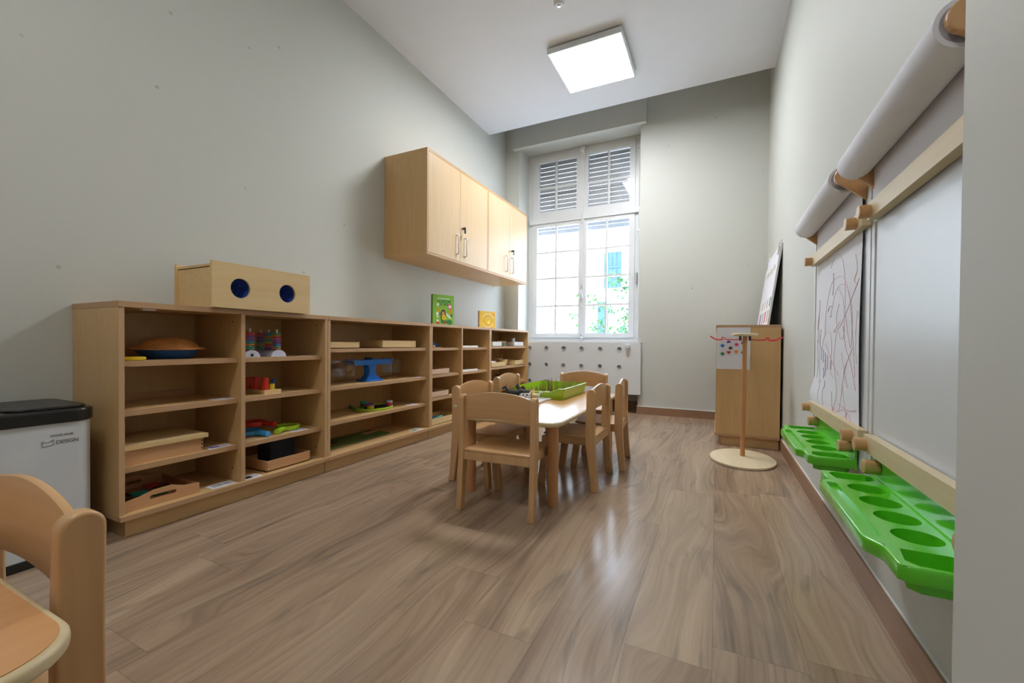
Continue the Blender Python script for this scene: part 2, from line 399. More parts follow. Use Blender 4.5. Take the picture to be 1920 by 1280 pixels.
# window
wn = sroot('window_1', ((NX0 + NX1) / 2, NY, .9))
def P_(mb, name, mat, parent=wn): return mb.obj(name, mat, parent)
b = MB(); y0, y1 = NY - .035, NY + .06
b.box(NX0, -2.455, y0 + .02, y1, .955, 3.575, .004); b.box(-.992, NX1, y0 + .02, y1, .955, 3.575, .004)
b.box(NX0, NX1, y0 + .02, y1, 3.575, 3.62, .004); b.box(NX0, NX1, y0 + .02, y1, .891, .955, .004)
P_(b, 'window_frame', 'white')
P_(MB().box(NX0 + .03, NX1 - .06, y0 - .025, y1, 2.605, 2.675, .006), 'transom', 'white')
P_(MB().box(NX0, NX1, D - .0, y1, .865, .89, .003), 'window_sill', 'white')
def sash(x0, x1, z0, z1, gx0, gx1, gz0, gz1, vx, rows, nm):
    b = MB(); a, c = y0, y0 + .045
    b.box(x0, gx0, a, c, z0, z1, .004); b.box(gx1, x1, a, c, z0, z1, .004)
    b.box(gx0, gx1, a, c, z0, gz0, .004); b.box(gx0, gx1, a, c, gz1, z1, .004)
    s = P_(b, nm, 'white')
    g = MB(); g.box(vx - .013, vx + .013, a + .008, c - .008, gz0, gz1, .003)
    for r in rows:
        for u0, u1 in ((gx0, vx - .013), (vx + .013, gx1)): g.box(u0, u1, a + .008, c - .008, r - .013, r + .013, .003)
    P_(g, 'glazing_bars', 'white', s)
    gl = MB().box(gx0, gx1, a + .02, a + .024, gz0, gz1); P_(gl, 'glass_panes', 'glass', s)
sash(-2.455, -1.703, .955, 2.605, -2.387, -1.757, 1.012, 2.548, -2.098, (1.405, 1.805, 2.182), 'window_sash')
sash(-1.697, -.992, .955, 2.605, -1.645, -1.066, 1.012, 2.555, -1.368, (1.403, 1.797, 2.180), 'window_sash')
sash(-2.455, -1.703, 2.675, 3.575, -2.362, -1.797, 2.775, 3.49, -2.103, (3.12,), 'window_sash')
sash(-1.697, -.992, 2.675, 3.575, -1.630, -1.064, 2.765, 3.495, -1.345, (3.10,), 'window_sash')
b = MB().box(-1.722, -1.678, y0 - .015, y0, .97, 2.60, .004); b.box(-1.722, -1.678, y0 - .015, y0, 2.68, 3.57, .004); P_(b, 'meeting_strip', 'white')
b = MB(); b.tube([(-1.70, y0 - .02, 1.62), (-1.70, y0 - .06, 1.62)], .011); b.tube([(-1.70, y0 - .06, 1.615), (-1.69, y0 - .065, 1.55), (-1.685, y0 - .06, 1.50)], [.013, .011, .009])
b.box(-1.715, -1.685, y0 - .03, y0 - .012, 1.52, 1.68, .004)
b.ball((-1.70, y0 - .03, 1.385), .011)
part_label(P_(b, 'window_handle', 'steel'), 'metal window handle')
b = MB(); b.tube([(-1.70, y0 - .025, .93), (-1.70, y0 - .025, 1.0)], .010); b.ball((-1.70, y0 - .03, .935), .028, sy=.6); P_(b, 'bottom_catch', 'steel')
b = MB(); b.tube([(-1.70, y0 - .03, 2.55), (-1.70, y0 - .03, 2.70)], .012); b.box(-1.73, -1.67, y0 - .04, y0 - .015, 3.50, 3.60, .006); b.ball((-1.70, y0 - .04, 3.55), .03)
P_(b, 'top_catch', 'white')
b = MB(); b.tube([(-.935, y0 - .01, .95), (-.935, y0 - .01, 3.60)], .009); b.tube([(-.895, y0 - .01, .95), (-.895, y0 - .01, 3.60)], .009)
for z in (1.2, 2.35, 2.64, 3.45): b.box(-.955, -.88, y0 - .022, y0 + .02, z, z + .035, .004)
P_(b, 'shutter_rod', 'white')
b = MB().box(-.972, -.952, y0 - .03, y0 + .02, 1.67, 1.81, .006); P_(b, 'rod_grip', 'steel')
# roller shutter outside
b = MB(); z = 2.49; k = 0
while z < 3.62:
    XR = lambda q: -1.125 + (3.13 - q) * .70 if 2.95 < q < 3.13 else -.86
    cut = 2.93 < z < 3.13
    if cut: b.prism([(-2.55, z), (min(-.86, -1.125 + (3.13 - z) * .70), z), (min(-.86, -1.125 + (3.076 - z) * .70), z + .054), (-2.55, z + .054)], 'Y', 5.925, 5.94)
    else: b.box(-2.55, -.86, 5.925, 5.94, z, z + .054, .003)
    x = -2.53
    while x < XR(z + .062) - .015:
        b.box(x, x + .013, 5.929, 5.936, z + .054, z + .063)
        x += .026
    z += .063; k += 1
P_(b, 'roller_shutter', 'slat')

# radiator cover
rc = thing('radiator_cover', 'white perforated radiator cover with round grey holes below the window', 'radiator cover', (-1.65, 5.36, .24))
b = MB(); cw = .2435; x0 = -2.56; xs = [-2.559 + cw * i for i in range(8)]
yf = 5.345
holes = [-2.316 + .2445 * i for i in range(-1, 6)]
zc = [.803, .577, .352]
ue = [-2.68] + [(a + c) / 2 for a, c in zip(holes, holes[1:])] + [-.835]
ve = [.886, (zc[0] + zc[1]) / 2, (zc[1] + zc[2]) / 2, .24]
loops = []
for i, hx in enumerate(holes):
    for j, hz in enumerate(zc):
        iv = b.cell((ue[i], ue[i + 1], ve[j + 1], ve[j]), circ(hx, hz, .029, 28), lambda u, v: (u, yf, v))
        ring = [b.bm.verts.new((p.co.x, yf + .018, p.co.z)) for p in iv]
        for q in range(28): b.bm.faces.new([iv[q], iv[(q + 1) % 28], ring[(q + 1) % 28], ring[q]])
b.box(-2.68, -.835, yf + .001, D, .870, .886); b.box(-.851, -.835, yf + .001, D, .24, .886); b.box(-2.68, -.835, yf + .001, yf + .016, .24, .256); b.box(-2.68, -2.664, yf + .001, D, .24, .886)
b.obj('front_panel', 'cover', rc)
for hx in holes:
    for hz in zc:
        part_label(MB().tube([(hx + .031 * math.cos(t * PI / 14), yf - .003, hz + .031 * math.sin(t * PI / 14)) for t in range(29)], .0045, 6, cap=False).obj('hole_ring', 'cover', rc), 'white ring around a hole')
        q = MB().lathe([(0, .014), (.029, .014)], (hx, yf, hz), 28, axis='Y'); q.obj('hole_recess', 'hole', rc)  # grey colour of the disc stands in for the hole's dark recess
b = MB(); b.lathe([(0, -.055), (.024, -.053), (.028, -.045), (.028, -.008), (.018, 0)], (-.987, yf, .838), 24, axis='Y'); b.obj('thermostat_knob', 'white', rc)

# outside: neighbouring house and leaves
nb = thing('neighbouring_house', 'overexposed white rendered house with a blue window across the street', 'building', (-3, 11, -3))
MB().box(-11, 5, 11, 11.3, -3, 9).obj('facade', 'facade', nb)
b = MB().box(-2.66, -2.22, 10.93, 10.99, 2.31, 3.23, .01); b.box(-2.66, -2.22, 10.915, 10.93, 2.82, 2.86); 
for i in range(1, 4): b.box(-2.66 + i * .11 - .006, -2.66 + i * .11 + .006, 10.92, 10.93, 2.31, 3.23)
part_label(b.obj('window_shutter', 'bluewood', nb), 'weathered blue wooden shutter')
MB().box(-2.72, -2.16, 10.9, 11.0, 2.23, 2.30, .01).obj('window_ledge', 'facade', nb)
part_label(MB().box(-2.80, -2.52, 10.86, 10.90, 1.0, 1.95, .01).obj('lower_shutter', 'bluewood', nb), 'lower blue shutter half hidden by leaves')
tr = thing('climbing_branch', 'leafy green branches hanging outside the right window sash', 'tree', (-2.0, 9, 0))
b = MB(); rnd = random.Random(3); leafpts = []
def branch(p, d, n, r):
    pts = [Vector(p)]; dd = Vector(d)
    for i in range(n):
        dd = (dd + Vector((rnd.uniform(-.35, .35), rnd.uniform(-.2, .2), rnd.uniform(-.35, .3)))).normalized() * .16
        pts.append(pts[-1] + dd); leafpts.append((pts[-1], r))
    b.tube(pts, [r * (1 - i / (n + 1) * .7) for i in range(n + 1)], 5)
branch((-1.45, 9, -.2), (.0, 0, .16), 14, .02)
for q in [((-1.55, 9, 1.0), (-.14, 0, .08)), ((-1.6, 9, 1.3), (-.12, 0, .12)), ((-1.5, 9, 1.1), (-.1, 0, .14)), ((-1.55, 9, 1.7), (-.15, 0, .04)), ((-1.5, 9, .95), (-.16, 0, .02)), ((-1.9, 9, 1.5), (-.1, 0, .14)), ((-1.45, 9, 1.5), (.02, 0, .15)), ((-2.1, 9, 1.2), (-.1, 0, -.02)), ((-2.2, 9, 2.3), (-.1, 0, .1)), ((-1.75, 9, 1.0), (-.05, 0, .12)), ((-1.9, 9, 1.0), (-.06, 0, .06))]:
    branch(q[0], q[1], 6, .008)
b.obj('branches', 'bark', tr)
b = MB()
for p, r in leafpts:
    if r > .015: continue
    for k in range(19):
        c = p + Vector((rnd.gauss(0, .07), rnd.gauss(0, .06), rnd.gauss(0, .07))); a = Vector((rnd.gauss(0, 1), rnd.gauss(0, 1), rnd.gauss(0, 1))).normalized(); u = a.orthogonal().normalized(); v = a.cross(u); s = rnd.uniform(.03, .055)
        b.mi = rnd.choice((0, 1))
        b.faces([c + u * s, c + v * s * .6 + a * .01, c + u * s * .2 - v * .0 + v * s * .9, c - u * s, c - v * s * .6], [(0, 1, 2, 3, 4)])
b.obj('leaves', ['leaf', 'leaf2'], tr)

# ------------------------------------------------------------------ ceiling fittings
cl = thing('ceiling_light', 'glowing square white panel light under the ceiling', 'light', (-1.11, 4.04, 3.56))
b = MB(); x0, x1, ya, yb = -1.455, -.768, 3.70, 4.385
b.box(x0 + .01, x1 - .01, ya + .01, yb - .01, 3.600, 3.61); b.box(x0, x1, ya, ya + .012, 3.558, 3.610); b.box(x0, x1, yb - .012, yb, 3.558, 3.610); b.box(x0, x0 + .012, ya + .012, yb - .012, 3.558, 3.610); b.box(x1 - .012, x1, ya + .012, yb - .012, 3.558, 3.610)
b.box(x0 + .03, x1 - .03, ya + .03, yb - .03, 3.61, 3.624)
b.obj('housing', 'cover', cl)
MB().box(x0 + .012, x1 - .012, ya + .012, yb - .012, 3.560, 3.572).obj('diffuser', 'lamp', cl)
cl_fill = thing('ceiling_light', 'added unseen panel light on the ceiling behind the viewer', 'light', (-1.11, -.4, 3.56))  # fill panel added out of view to brighten the near end of the room
b = MB(); ya, yb = -.74, -.06
b.box(x0 + .01, x1 - .01, ya + .01, yb - .01, 3.600, 3.624); b.box(x0, x1, ya, ya + .012, 3.558, 3.610); b.box(x0, x1, yb - .012, yb, 3.558, 3.610); b.box(x0, x0 + .012, ya + .012, yb - .012, 3.558, 3.610); b.box(x1 - .012, x1, ya + .012, yb - .012, 3.558, 3.610)
b.obj('housing', 'cover', cl_fill)
MB().box(x0 + .012, x1 - .012, ya + .012, yb - .012, 3.560, 3.572).obj('diffuser', 'lamp_fill', cl_fill)
sm = thing('smoke_detector', 'small round white detector on the ceiling in front of the lamp', 'smoke detector', (-1.166, 3.215, 3.55))
MB().lathe([(0, 3.565), (.028, 3.567), (.042, 3.585), (.045, 3.624)], (-1.166, 3.215, 0)).obj('housing', 'white', sm)
MB().lathe([(0, 3.556), (.012, 3.557), (.014, 3.566)], (-1.166, 3.215, 0), 16).obj('sensor', 'steel', sm)

# ------------------------------------------------------------------ shelf units
T = .022
def shelf_unit(label, y0, y1, cols, shelves, front=S, back=L + .004, sgn=1, group='shelf units along the left wall', end_plinth=0):
    """front/back are X; the opening faces +X for sgn=1, -X for sgn=-1"""
    r = thing('shelf_unit', label, 'shelf unit', ((front + back) / 2, (y0 + y1) / 2, 0), 0, group)
    def bx(xa, xb, *a, bev=.0012): return MB().box(min(xa, xb), max(xa, xb), *a, bev)
    f = lambda d: front - sgn * d
    g = .0016
    def panel(name, mb_main, edge): # main body plus a thin edge band in front
        o = mb_main
        return o
    def slab(name, xa, ya, yb_, za, zb, mats, ed):
        mb = MB(); x_a, x_b = f(xa + .002), back
        mb.box(min(x_a, x_b), max(x_a, x_b), ya, yb_, za, zb); mb.mi = 1
        x_a, x_b = f(xa), f(xa + .002); mb.box(min(x_a, x_b), max(x_a, x_b), ya, yb_, za, zb)
        if ed: x_a, x_b = f(xa), back; mb.box(min(x_a, x_b), max(x_a, x_b), ya - .0012, ya, za, zb)
        return mb.obj(name, mats, r)
    slab('top_panel', -.004, y0 + g, y1 - g, 1.012, 1.037, ['birchY', 'edge'], end_plinth)
    slab('bottom_panel', -.016 if sgn > 0 else -.005, y0 + g, y1 - g, .085, .106, ['birchY', 'edge'], end_plinth)
    slab('side_panel', 0, y0 + g, y0 + T, .106, 1.012, ['birch', 'edgeZ'], 0)
    slab('side_panel', 0, y1 - T, y1 - g, .106, 1.012, ['birch', 'edgeZ'], 0)
    xa, xb = f(.045 if sgn < 0 else .028), back
    bx(xa, xb, y0 + .003 + end_plinth, y1 - .003, 0, .085).obj('plinth', 'birchY', r)
    bx(back, back + sgn * .008, y0 + T, y1 - T, .106, 1.012).obj('back_panel', 'birch', r)
    edges = [y0 + T] + [c for c in cols] + [y1 - T]
    for c in cols: slab('divider', .002, c - T / 2, c + T / 2, .106, 1.012, ['birch', 'edgeZ'], 0)
    for i in range(len(edges) - 1):
        a = edges[i] + (T / 2 if i > 0 else 0); c = edges[i + 1] - (T / 2 if i < len(edges) - 2 else 0)
        for z in shelves: slab('shelf', .03, a + .001, c - .001, z - .025, z, ['birchY', 'edge'], 0)
    # shelf pin holes
    mb = MB()
    for yy in [e for e in edges[1:]]:
        yf_ = yy - (T / 2 if yy in cols else 0) - .0006
        for z in [.20, .26, .38, .43, .49, .62, .67, .72, .86, .95]: mb.box(f(.063), f(.0665), yf_, yf_ + .0006, z, z + .0035) if sgn > 0 else None
        if sgn > 0: mb.box(f(.075), f(.083), yf_, yf_ + .0006, .967, .976); mb.box(f(.075), f(.083), yf_, yf_ + .0006, .167, .176)
    if sgn > 0: mb.obj('pin_holes', 'brown', r)
    return r
Z1 = [.776, .557, .306]; Z2 = [.820, .560, .325]; Z3 = [.817, .566, .353]; Z4 = [.826, .580, .368]
u1 = shelf_unit('beech shelf unit with two columns nearest the waste bin, carrying the plywood box', .887, 1.969, [1.419], Z1, end_plinth=.03)
u2 = shelf_unit('beech shelf unit with one wide column holding the blue balance scale', 1.969, 3.086, [], Z2)
u3 = shelf_unit('beech shelf unit with two narrow columns, under the green picture book', 3.086, 4.191, [3.605], Z3)
u4 = shelf_unit('beech shelf unit at the far end of the row, next to the radiator cover', 4.191, 5.262, [], Z4)
u5 = shelf_unit('beech shelf unit against the right wall, seen end-on with a poster', 4.062, 5.15, [], [.776, .557, .306], front=0.0, back=.476, sgn=-1, end_plinth=.035)
del u5['group']
# cable / clip under the top of the first unit
tag(MB().box(-2.36, -2.33, .985, 1.035, 1.003, 1.012, .002).obj('shelf_clip', 'white'), 'small white clip under the top board of the nearest shelf unit', 'clip')

# wall cabinets
def wall_cabinet(label, y0, y1, ys, ha, hb, key):
    r = thing('wall_cabinet', label, 'cabinet', ((L + -2.267) / 2, (y0 + y1) / 2, 1.637), 0, 'wall cabinets above the shelves')
    X0, X1, z0, z1 = L + .002, -2.267, 1.637, 2.556; g = .0008
    def slab(name, ya, yb_, za, zb, mats, e=1):
        mb = MB().box(X0, X1 - .002, ya, yb_, za, zb); mb.mi = 1; mb.box(X1 - .002, X1, ya, yb_, za, zb); return mb.obj(name, mats, r)
    slab('top_panel', y0 + g, y1 - g, z1 - .024, z1, ['birchY', 'edge']); slab('bottom_panel', y0 + g, y1 - g, z0, z0 + .022, ['birchY', 'edge'])
    slab('side_panel', y0 + g, y0 + .02, z0 + .022, z1 - .024, ['birch', 'edgeZ']); slab('side_panel', y1 - .02, y1 - g, z0 + .022, z1 - .024, ['birch', 'edgeZ'])
    MB().box(X0, X0 + .01, y0 + .02, y1 - .02, z0 + .022, z1 - .024).obj('back_panel', 'birch', r)
    for (a, c, h) in ((y0 + .021, ys - .002, ha), (ys + .002, y1 - .021, hb)):
        d = MB().box(X1 - .018, X1 + .001, a, c, z0 + .024, z1 - .027, .0012).obj('door', 'door', r)
        mb = MB(); zz0, zz1 = z0 + .083, z0 + .265; x = X1 + .001
        mb.tube([(x, h, zz0), (x + .022, h, zz0), (x + .029, h, zz0 + .008), (x + .029, h, zz1 - .008), (x + .022, h, zz1), (x, h, zz1)], .0078, 10)
        part_label(mb.obj('handle', 'chrome', d), 'silver bow handle')
    mb = MB(); mb.lathe([(0, .008), (.010, .008), (.011, 0)], (X1 + .001, key, 1.985), 16, axis='X'); mb.mi = 1
    mb.box(X1 + .006, X1 + .045, key - .002, key + .002, 1.975, 1.995, .001); mb.box(X1 + .035, X1 + .042, key - .012, key + .012, 1.935, 1.975, .003)
    mb.obj('lock_and_key', ['steel', 'dark'], r)
    return r
wall_cabinet('beech wall cabinet with two doors, nearer of the pair', 2.969, 4.046, 3.493, 3.43, 3.575, 3.525)
wall_cabinet('beech wall cabinet with two doors, farther one beside the window', 4.046, 5.098, 4.585, 4.49, 4.645, 4.63)

# ------------------------------------------------------------------ chairs
def chair_post(sx):
    mb = MB(); poly = []
    fr = [(-.158, 0), (-.146, .12), (-.124, .28), (-.124, .42), (-.128, .572)]; bk = [(-.180, .572), (-.178, .42), (-.180, .28), (-.190, .12), (-.203, 0)]
    top = [(-.154 + .026 * math.cos(a), .574 + .026 * math.sin(a)) for a in [i * PI / 18 for i in range(1, 18)]]
    poly = fr + top + bk
    mb.prism(poly, 'X', sx * .184, sx * .214, .005, 3, smooth=True); return mb
def make_chair(label):
    t = thing('child_chair', label, 'chair', group="children's chairs around the play table", local=True)
    for s in (-1, 1): chair_post(s).obj('back_leg', 'beech', t)
    mb = MB(); n = 14; top = []; bot = []
    vs = []
    for i in range(n + 1):
        u = -1 + 2 * i / n; x = u * .188; zt = .586 + .032 * (math.cos(u * PI / 2) ** .8 if abs(u) < 1 else 0); zb = .466 + .016 * (1 - u * u); y = -.158 - .006 * (1 - u * u)
        vs += [(x, y, zb), (x, y, zt), (x, y + .013, zt), (x, y + .013, zb)]
    fs = []
    for i in range(n):
        a = i * 4; c = a + 4
        for k in range(4): fs.append((a + k, a + (k + 1) % 4, c + (k + 1) % 4, c + k))
    fs += [(3, 2, 1, 0), (n * 4, n * 4 + 1, n * 4 + 2, n * 4 + 3)]
    v, f = mb.faces(vs, fs, True); bmesh.ops.recalc_face_normals(mb.bm, faces=f); mb.bevel(f, .003, 2, .8)
    mb.obj('backrest', 'beechX', t)
    mb = MB(); mb.prism([(-.186, -.168), (.186, -.168), (.190, .08), (.168, .155), (-.168, .155), (-.190, .08)], 'Z', .303, .316, .004, 2, ang=.9); mb.obj('seat', 'beechX', t)
    mb = MB(); mb.box(-.184, .184, -.170, -.150, .262, .303, .002); mb.box(-.184, -.164, -.150, .13, .262, .303, .002); mb.box(.164, .184, -.150, .13, .262, .303, .002); mb.box(-.164, .164, .115, .133, .262, .303, .002)
    mb.obj('seat_rail', 'beech', t)
    for s in (-1, 1):
        mb = MB(); mb.prism([(.135, 0), (.112, .16), (.085, .24), (.070, .303), (.150, .303), (.155, .2), (.178, 0)], 'X', s * .187, s * .213, .003, 2); mb.obj('front_leg', 'beech', t)
        mb = MB(); mb.prism(rr2(-.202, -.160, -.0155, .0155, .005, 2), 'Z', 0, 1); 
        mb.bm.free()
    return t
ch = make_chair('small beech chair at the near end of the table, its back to the viewer')
ch.location = (-1.003, 2.045, 0); ch.rotation_euler = (0, 0, .05)
G = "children's chairs around the play table"
R1 = dup(ch, (-.812, 2.625, 0), PI / 2 + .01, 'small beech chair on the right side of the table, nearer the viewer')
R2 = dup(ch, (-.765, 3.09, 0), PI / 2 + .10, 'small beech chair on the right side of the table, nearer the window')
L1 = dup(ch, (-1.30, 2.415, 0), -PI / 2 - .03, 'small beech chair left of the table, with a cream screw cap on its post')
L2 = dup(ch, (-1.415, 3.16, 0), -PI / 2 + .03, 'small beech chair on the left side of the table, farther one behind the toy animals')
F1 = dup(ch, (-1.055, 3.60, 0), PI + .20, 'small beech chair at the far end of the table, in front of the radiator cover')
K1 = dup(ch, (-1.056, .125, 0), PI + .0, 'beech chair in the left foreground, partly cut off by the frame, before the waste bin', 'foreground seating')
K1.name = 'child_chair'; K1.scale = (1.025, 1.025, 1.025)
mb = MB(); mb.ball((.2145, -.150, .470), .012, 16, .6, 1, 1); sc = mb.obj('screw_cap', 'cream', None); sc.parent = L1; part_label(sc, 'cream round screw cap')
# ------------------------------------------------------------------ tables
def table(label, x0, x1, ya, yb, h, legs, r=.09, group=None):
    t = thing('play_table', label, 'table', ((x0 + x1) / 2, (ya + yb) / 2, 0), 0, group)
    mb = MB(); mb.prism(rr2(x0, x1, ya, yb, r, 10), 'Z', h - .024, h - .0015, .008, 4, ang=1.0); tp = mb.obj('tabletop', 'ply', t)
    for p in tp.data.polygons: p.use_smooth = True
    MB().prism(rr2(x0 + .010, x1 - .010, ya + .010, yb - .010, r - .01, 10), 'Z', h - .0015, h).obj('laminate', 'top', t)
    for x, y in legs: MB().cyl((x, y, 0), (x, y, h - .024), .030, 28).obj('leg', 'beechD', t)
    i = .17; mb = MB(); mb.box(x0 + i, x1 - i, ya + i + .02, ya + i + .04, h - .05, h - .024); mb.box(x0 + i, x1 - i, yb - i - .04, yb - i - .02, h - .05, h - .024)
    mb.box(x0 + i, x0 + i + .02, ya + i + .04, yb - i - .04, h - .05, h - .024); mb.box(x1 - i - .02, x1 - i, ya + i + .04, yb - i - .04, h - .05, h - .024)
    mb.obj('apron', 'beechX', t); return t
table('low beech table with rounded corners and round legs, in the middle of the room', -1.35, -.715, 2.01, 3.50, .46, [(-.782, 2.128), (-1.295, 2.128), (-.782, 3.43), (-1.295, 3.43)])
table('orange beech table corner in the left foreground', -2.0, -.700, -.55, .247, .495, [(-.772, .10), (-1.9, .10), (-.772, -.45), (-1.9, -.45)], .085)

# things on the table
gt = thing('storage_tray', 'bright lime plastic tray of brown bristles on the low table', 'tray', (-1.21, 3.15, .46))
def gratnell(mb):
    x0, x1, ya, yb, z0, z1 = -1.385, -.985, 2.885, 3.455, .4605, .541; o = .012; t = .003
    B = [(x0 + o, ya + o), (x1 - o, ya + o), (x1 - o, yb - o), (x0 + o, yb - o)]; Tp = [(x0, ya), (x1, ya), (x1, yb), (x0, yb)]
    # walls as sheets with thickness, front (near) wall dips in its middle
    def wallq(p0, p1, q0, q1, dip=False):
        n = 12; rows = []
        for i in range(n + 1):
            u = i / n; b0 = (p0[0] * (1 - u) + p1[0] * u, p0[1] * (1 - u) + p1[1] * u); t0 = (q0[0] * (1 - u) + q1[0] * u, q0[1] * (1 - u) + q1[1] * u)
            zt = z1 - (.026 * max(0, min(1, (.38 - abs(u - .5)) / .09)) if dip else 0); k = (zt - z0) / (z1 - z0)
            tt = (b0[0] * (1 - k) + t0[0] * k, b0[1] * (1 - k) + t0[1] * k)
            rows.append((Vector((*b0, z0)), Vector((*tt, zt))))
        nrm = (rows[-1][0] - rows[0][0]).cross(rows[0][1] - rows[0][0]).normalized()
        vs = []
        for a, c in rows: vs += [a, c, c + nrm * .009, c + nrm * .009 - Vector((0, 0, .008)), c + nrm * .002 - Vector((0, 0, .008)), a + nrm * .002]
        fs = [(i * 6 + k, i * 6 + (k + 1) % 6, i * 6 + 6 + (k + 1) % 6, i * 6 + 6 + k) for i in range(n) for k in range(6)]
        v, f = mb.faces(vs, fs); bmesh.ops.recalc_face_normals(mb.bm, faces=f)
    for i in range(4): wallq(B[i], B[(i + 1) % 4], Tp[i], Tp[(i + 1) % 4], i == 0)
    mb.box(x0 + o, x1 - o, ya + o, yb - o, z0, z0 + t)
    for x in (x0 + .12, x1 - .12): mb.box(x - .004, x + .004, ya + .008, ya + .028, z0, z0 + .035, .002)
mb = MB(); gratnell(mb); gt_b = mb.obj('tray_shell', 'lime', gt)
mb = MB(); rnd = random.Random(5)
for i in range(300):
    x = rnd.uniform(-1.36, -1.01); y = rnd.uniform(2.91, 3.42); h = rnd.uniform(.022, .055) + (.065 if y > 3.2 and (x > -1.13 or (x < -1.20 and x > -1.30)) else 0) * rnd.uniform(.6, 1)
    mb.tube([(x, y, .4637), (x + rnd.uniform(-.008, .008), y + rnd.uniform(-.008, .008), .475 + h)], [.0015, .0008], 4)
tag(mb.obj('bristle_grass', 'twig'), 'brown upright bristles filling the lime tray', 'bristles', kind='stuff')
wt = thing('flat_tray', 'flat white tray carrying toy animals at the near half of the table', 'tray', (-1.2, 2.7, .46))
mb = MB(); mb.rrect(-1.33, -1.075, 2.52, 2.86, .4603, .464, .02); mb.obj('base', 'whitefig', wt)
mb = MB()
for a in ((-1.335, -1.07, 2.515, 2.523), (-1.335, -1.07, 2.857, 2.865), (-1.335, -1.327, 2.523, 2.857), (-1.078, -1.07, 2.523, 2.857)): mb.box(a[0], a[1], a[2], a[3], .4603, .472, .002)
mb.obj('rim', 'whitefig', wt)
def animal(name, label, cat, x, y, rot, s, mats, mane=False, spots=False, z=.4665):
    t = thing(name, label, cat, (x, y, z), rot, 'toy animals on the white tray', local=True)
    mb = MB(); S_ = s
    def p(a, b_, c): return (a * S_, b_ * S_, c * S_)
    mb.tube([p(-.52, 0, .52), p(-.45, 0, .56), p(-.2, 0, .55), p(.15, 0, .55), p(.38, 0, .58), p(.46, 0, .60)], [.06 * S_, .16 * S_, .19 * S_, .18 * S_, .17 * S_, .08 * S_], 12)
    mb.tube([p(.34, 0, .62), p(.46, 0, .78), p(.56, 0, .92)], [.14 * S_, .11 * S_, .09 * S_], 10)
    mb.tube([p(.48, 0, .93), p(.58, 0, .92), p(.74, 0, .84), p(.80, 0, .80)], [.05 * S_, .105 * S_, .075 * S_, .05 * S_], 10)
    for e in (-1, 1): mb.tube([p(.53, e * .06, .99), p(.51, e * .08, 1.08)], [.035 * S_, .012 * S_], 6)
    for ax, ay in ((-.38, -.1), (-.38, .1), (.32, -.09), (.32, .09)): mb.tube([p(ax, ay, .5), p(ax + (-.03 if ax < 0 else .0), ay, .27), p(ax, ay, .03), p(ax + .03, ay, 0)], [.085 * S_, .045 * S_, .035 * S_, .045 * S_], 8)
    mb.tube([p(-.52, 0, .6), p(-.60, 0, .45), p(-.60, 0, .28)], [.03 * S_, .02 * S_, .03 * S_], 6)
    mb.obj('body', mats[0], t)
    if mane:
        q = MB(); q.tube([p(.50, 0, 1.06), p(.40, 0, .90), p(.28, 0, .74), p(.20, 0, .70)], [.03 * S_, .06 * S_, .06 * S_, .02 * S_], 8); part_label(q.obj('mane', mats[1], t), 'darker mane')
    if spots:
        q = MB()
        for a, e, c, rr in ((-.25, -.15, .6, .09), (.1, -.15, .6, .10), (-.4, .1, .6, .08), (.1, .13, .62, .1), (.6, 0, .97, .06), (-.05, -.02, .72, .06)): q.ball(p(a, e, c), rr * S_, 10, 1, .6, 1)
        part_label(q.obj('patches', 'black', t), 'black patches')
    return t
animal('toy_donkey', 'dark grey toy donkey lying over the pile on the white tray', 'toy animal', -1.245, 2.735, 2.6, .10, ['greyfig', 'black'], mane=True)
animal('toy_lioness', 'small yellow toy lioness at the corner of the white tray', 'toy animal', -1.105, 2.630, 2.1, .082, ['lionfig'])
animal('toy_cow', 'white toy cow with black patches next to the grey donkey', 'toy animal', -1.190, 2.680, .5, .072, ['whitefig'], spots=True)
animal('toy_horse', 'brown toy horse behind the grey donkey on the white tray', 'toy animal', -1.225, 2.80, 3.0, .085, ['brown', 'black'], mane=True)
animal('toy_gorilla', 'black toy animal at the left end of the white tray', 'toy animal', -1.295, 2.69, 3.4, .095, ['black'])
animal('toy_goat', 'pale grey toy animal behind the cow with patches', 'toy animal', -1.155, 2.78, .2, .06, ['whitefig'])

# ------------------------------------------------------------------ waste bin
bn = thing('waste_bin', 'white pedal bin with black lids, between left wall and shelf unit', 'bin', (-2.52, .57, 0))
mb = MB(); mb.prism(rr2(-2.715, -2.330, .335, .822, .055, 8), 'Z', .035, .538, smooth=True); mb.obj('body', 'binwhite', bn)
mb = MB(); mb.prism(rr2(-2.72, -2.325, .33, .827, .06, 8), 'Z', 0, .035, .004); mb.obj('base', 'dark', bn)
mb = MB(); mb.prism(rr2(-2.725, -2.320, .325, .832, .07, 8), 'Z', .538, .592, .010, 3, ang=1.0); mb.obj('rim', 'dark', bn)
for a, c in ((.345, .572), (.585, .812)):
    mb = MB(); mb.prism(rr2(-2.705, -2.345, a, c, .05, 8), 'Z', .590, .603, .006, 3, ang=1.0); mb.obj('lid', 'dark', bn)
X = -2.329
text('LINGES SALES', .0115, (X, .690, .488), (0, 1, 0), (0, 0, 1), 'hole2', 'lettering', bn, .0002, sx=.95)
text('DESIGN', .0195, (X, .705, .458), (0, 1, 0), (0, 0, 1), 'hole2', 'lettering', bn, .0002, sx=.98)
mb = MB(); mb.tube([(X, .668, .450), (X, .668, .474), (X, .682, .466), (X, .699, .478), (X, .699, .456), (X, .670, .452)], .0008, 5); mb.obj('emblem', 'black', bn)

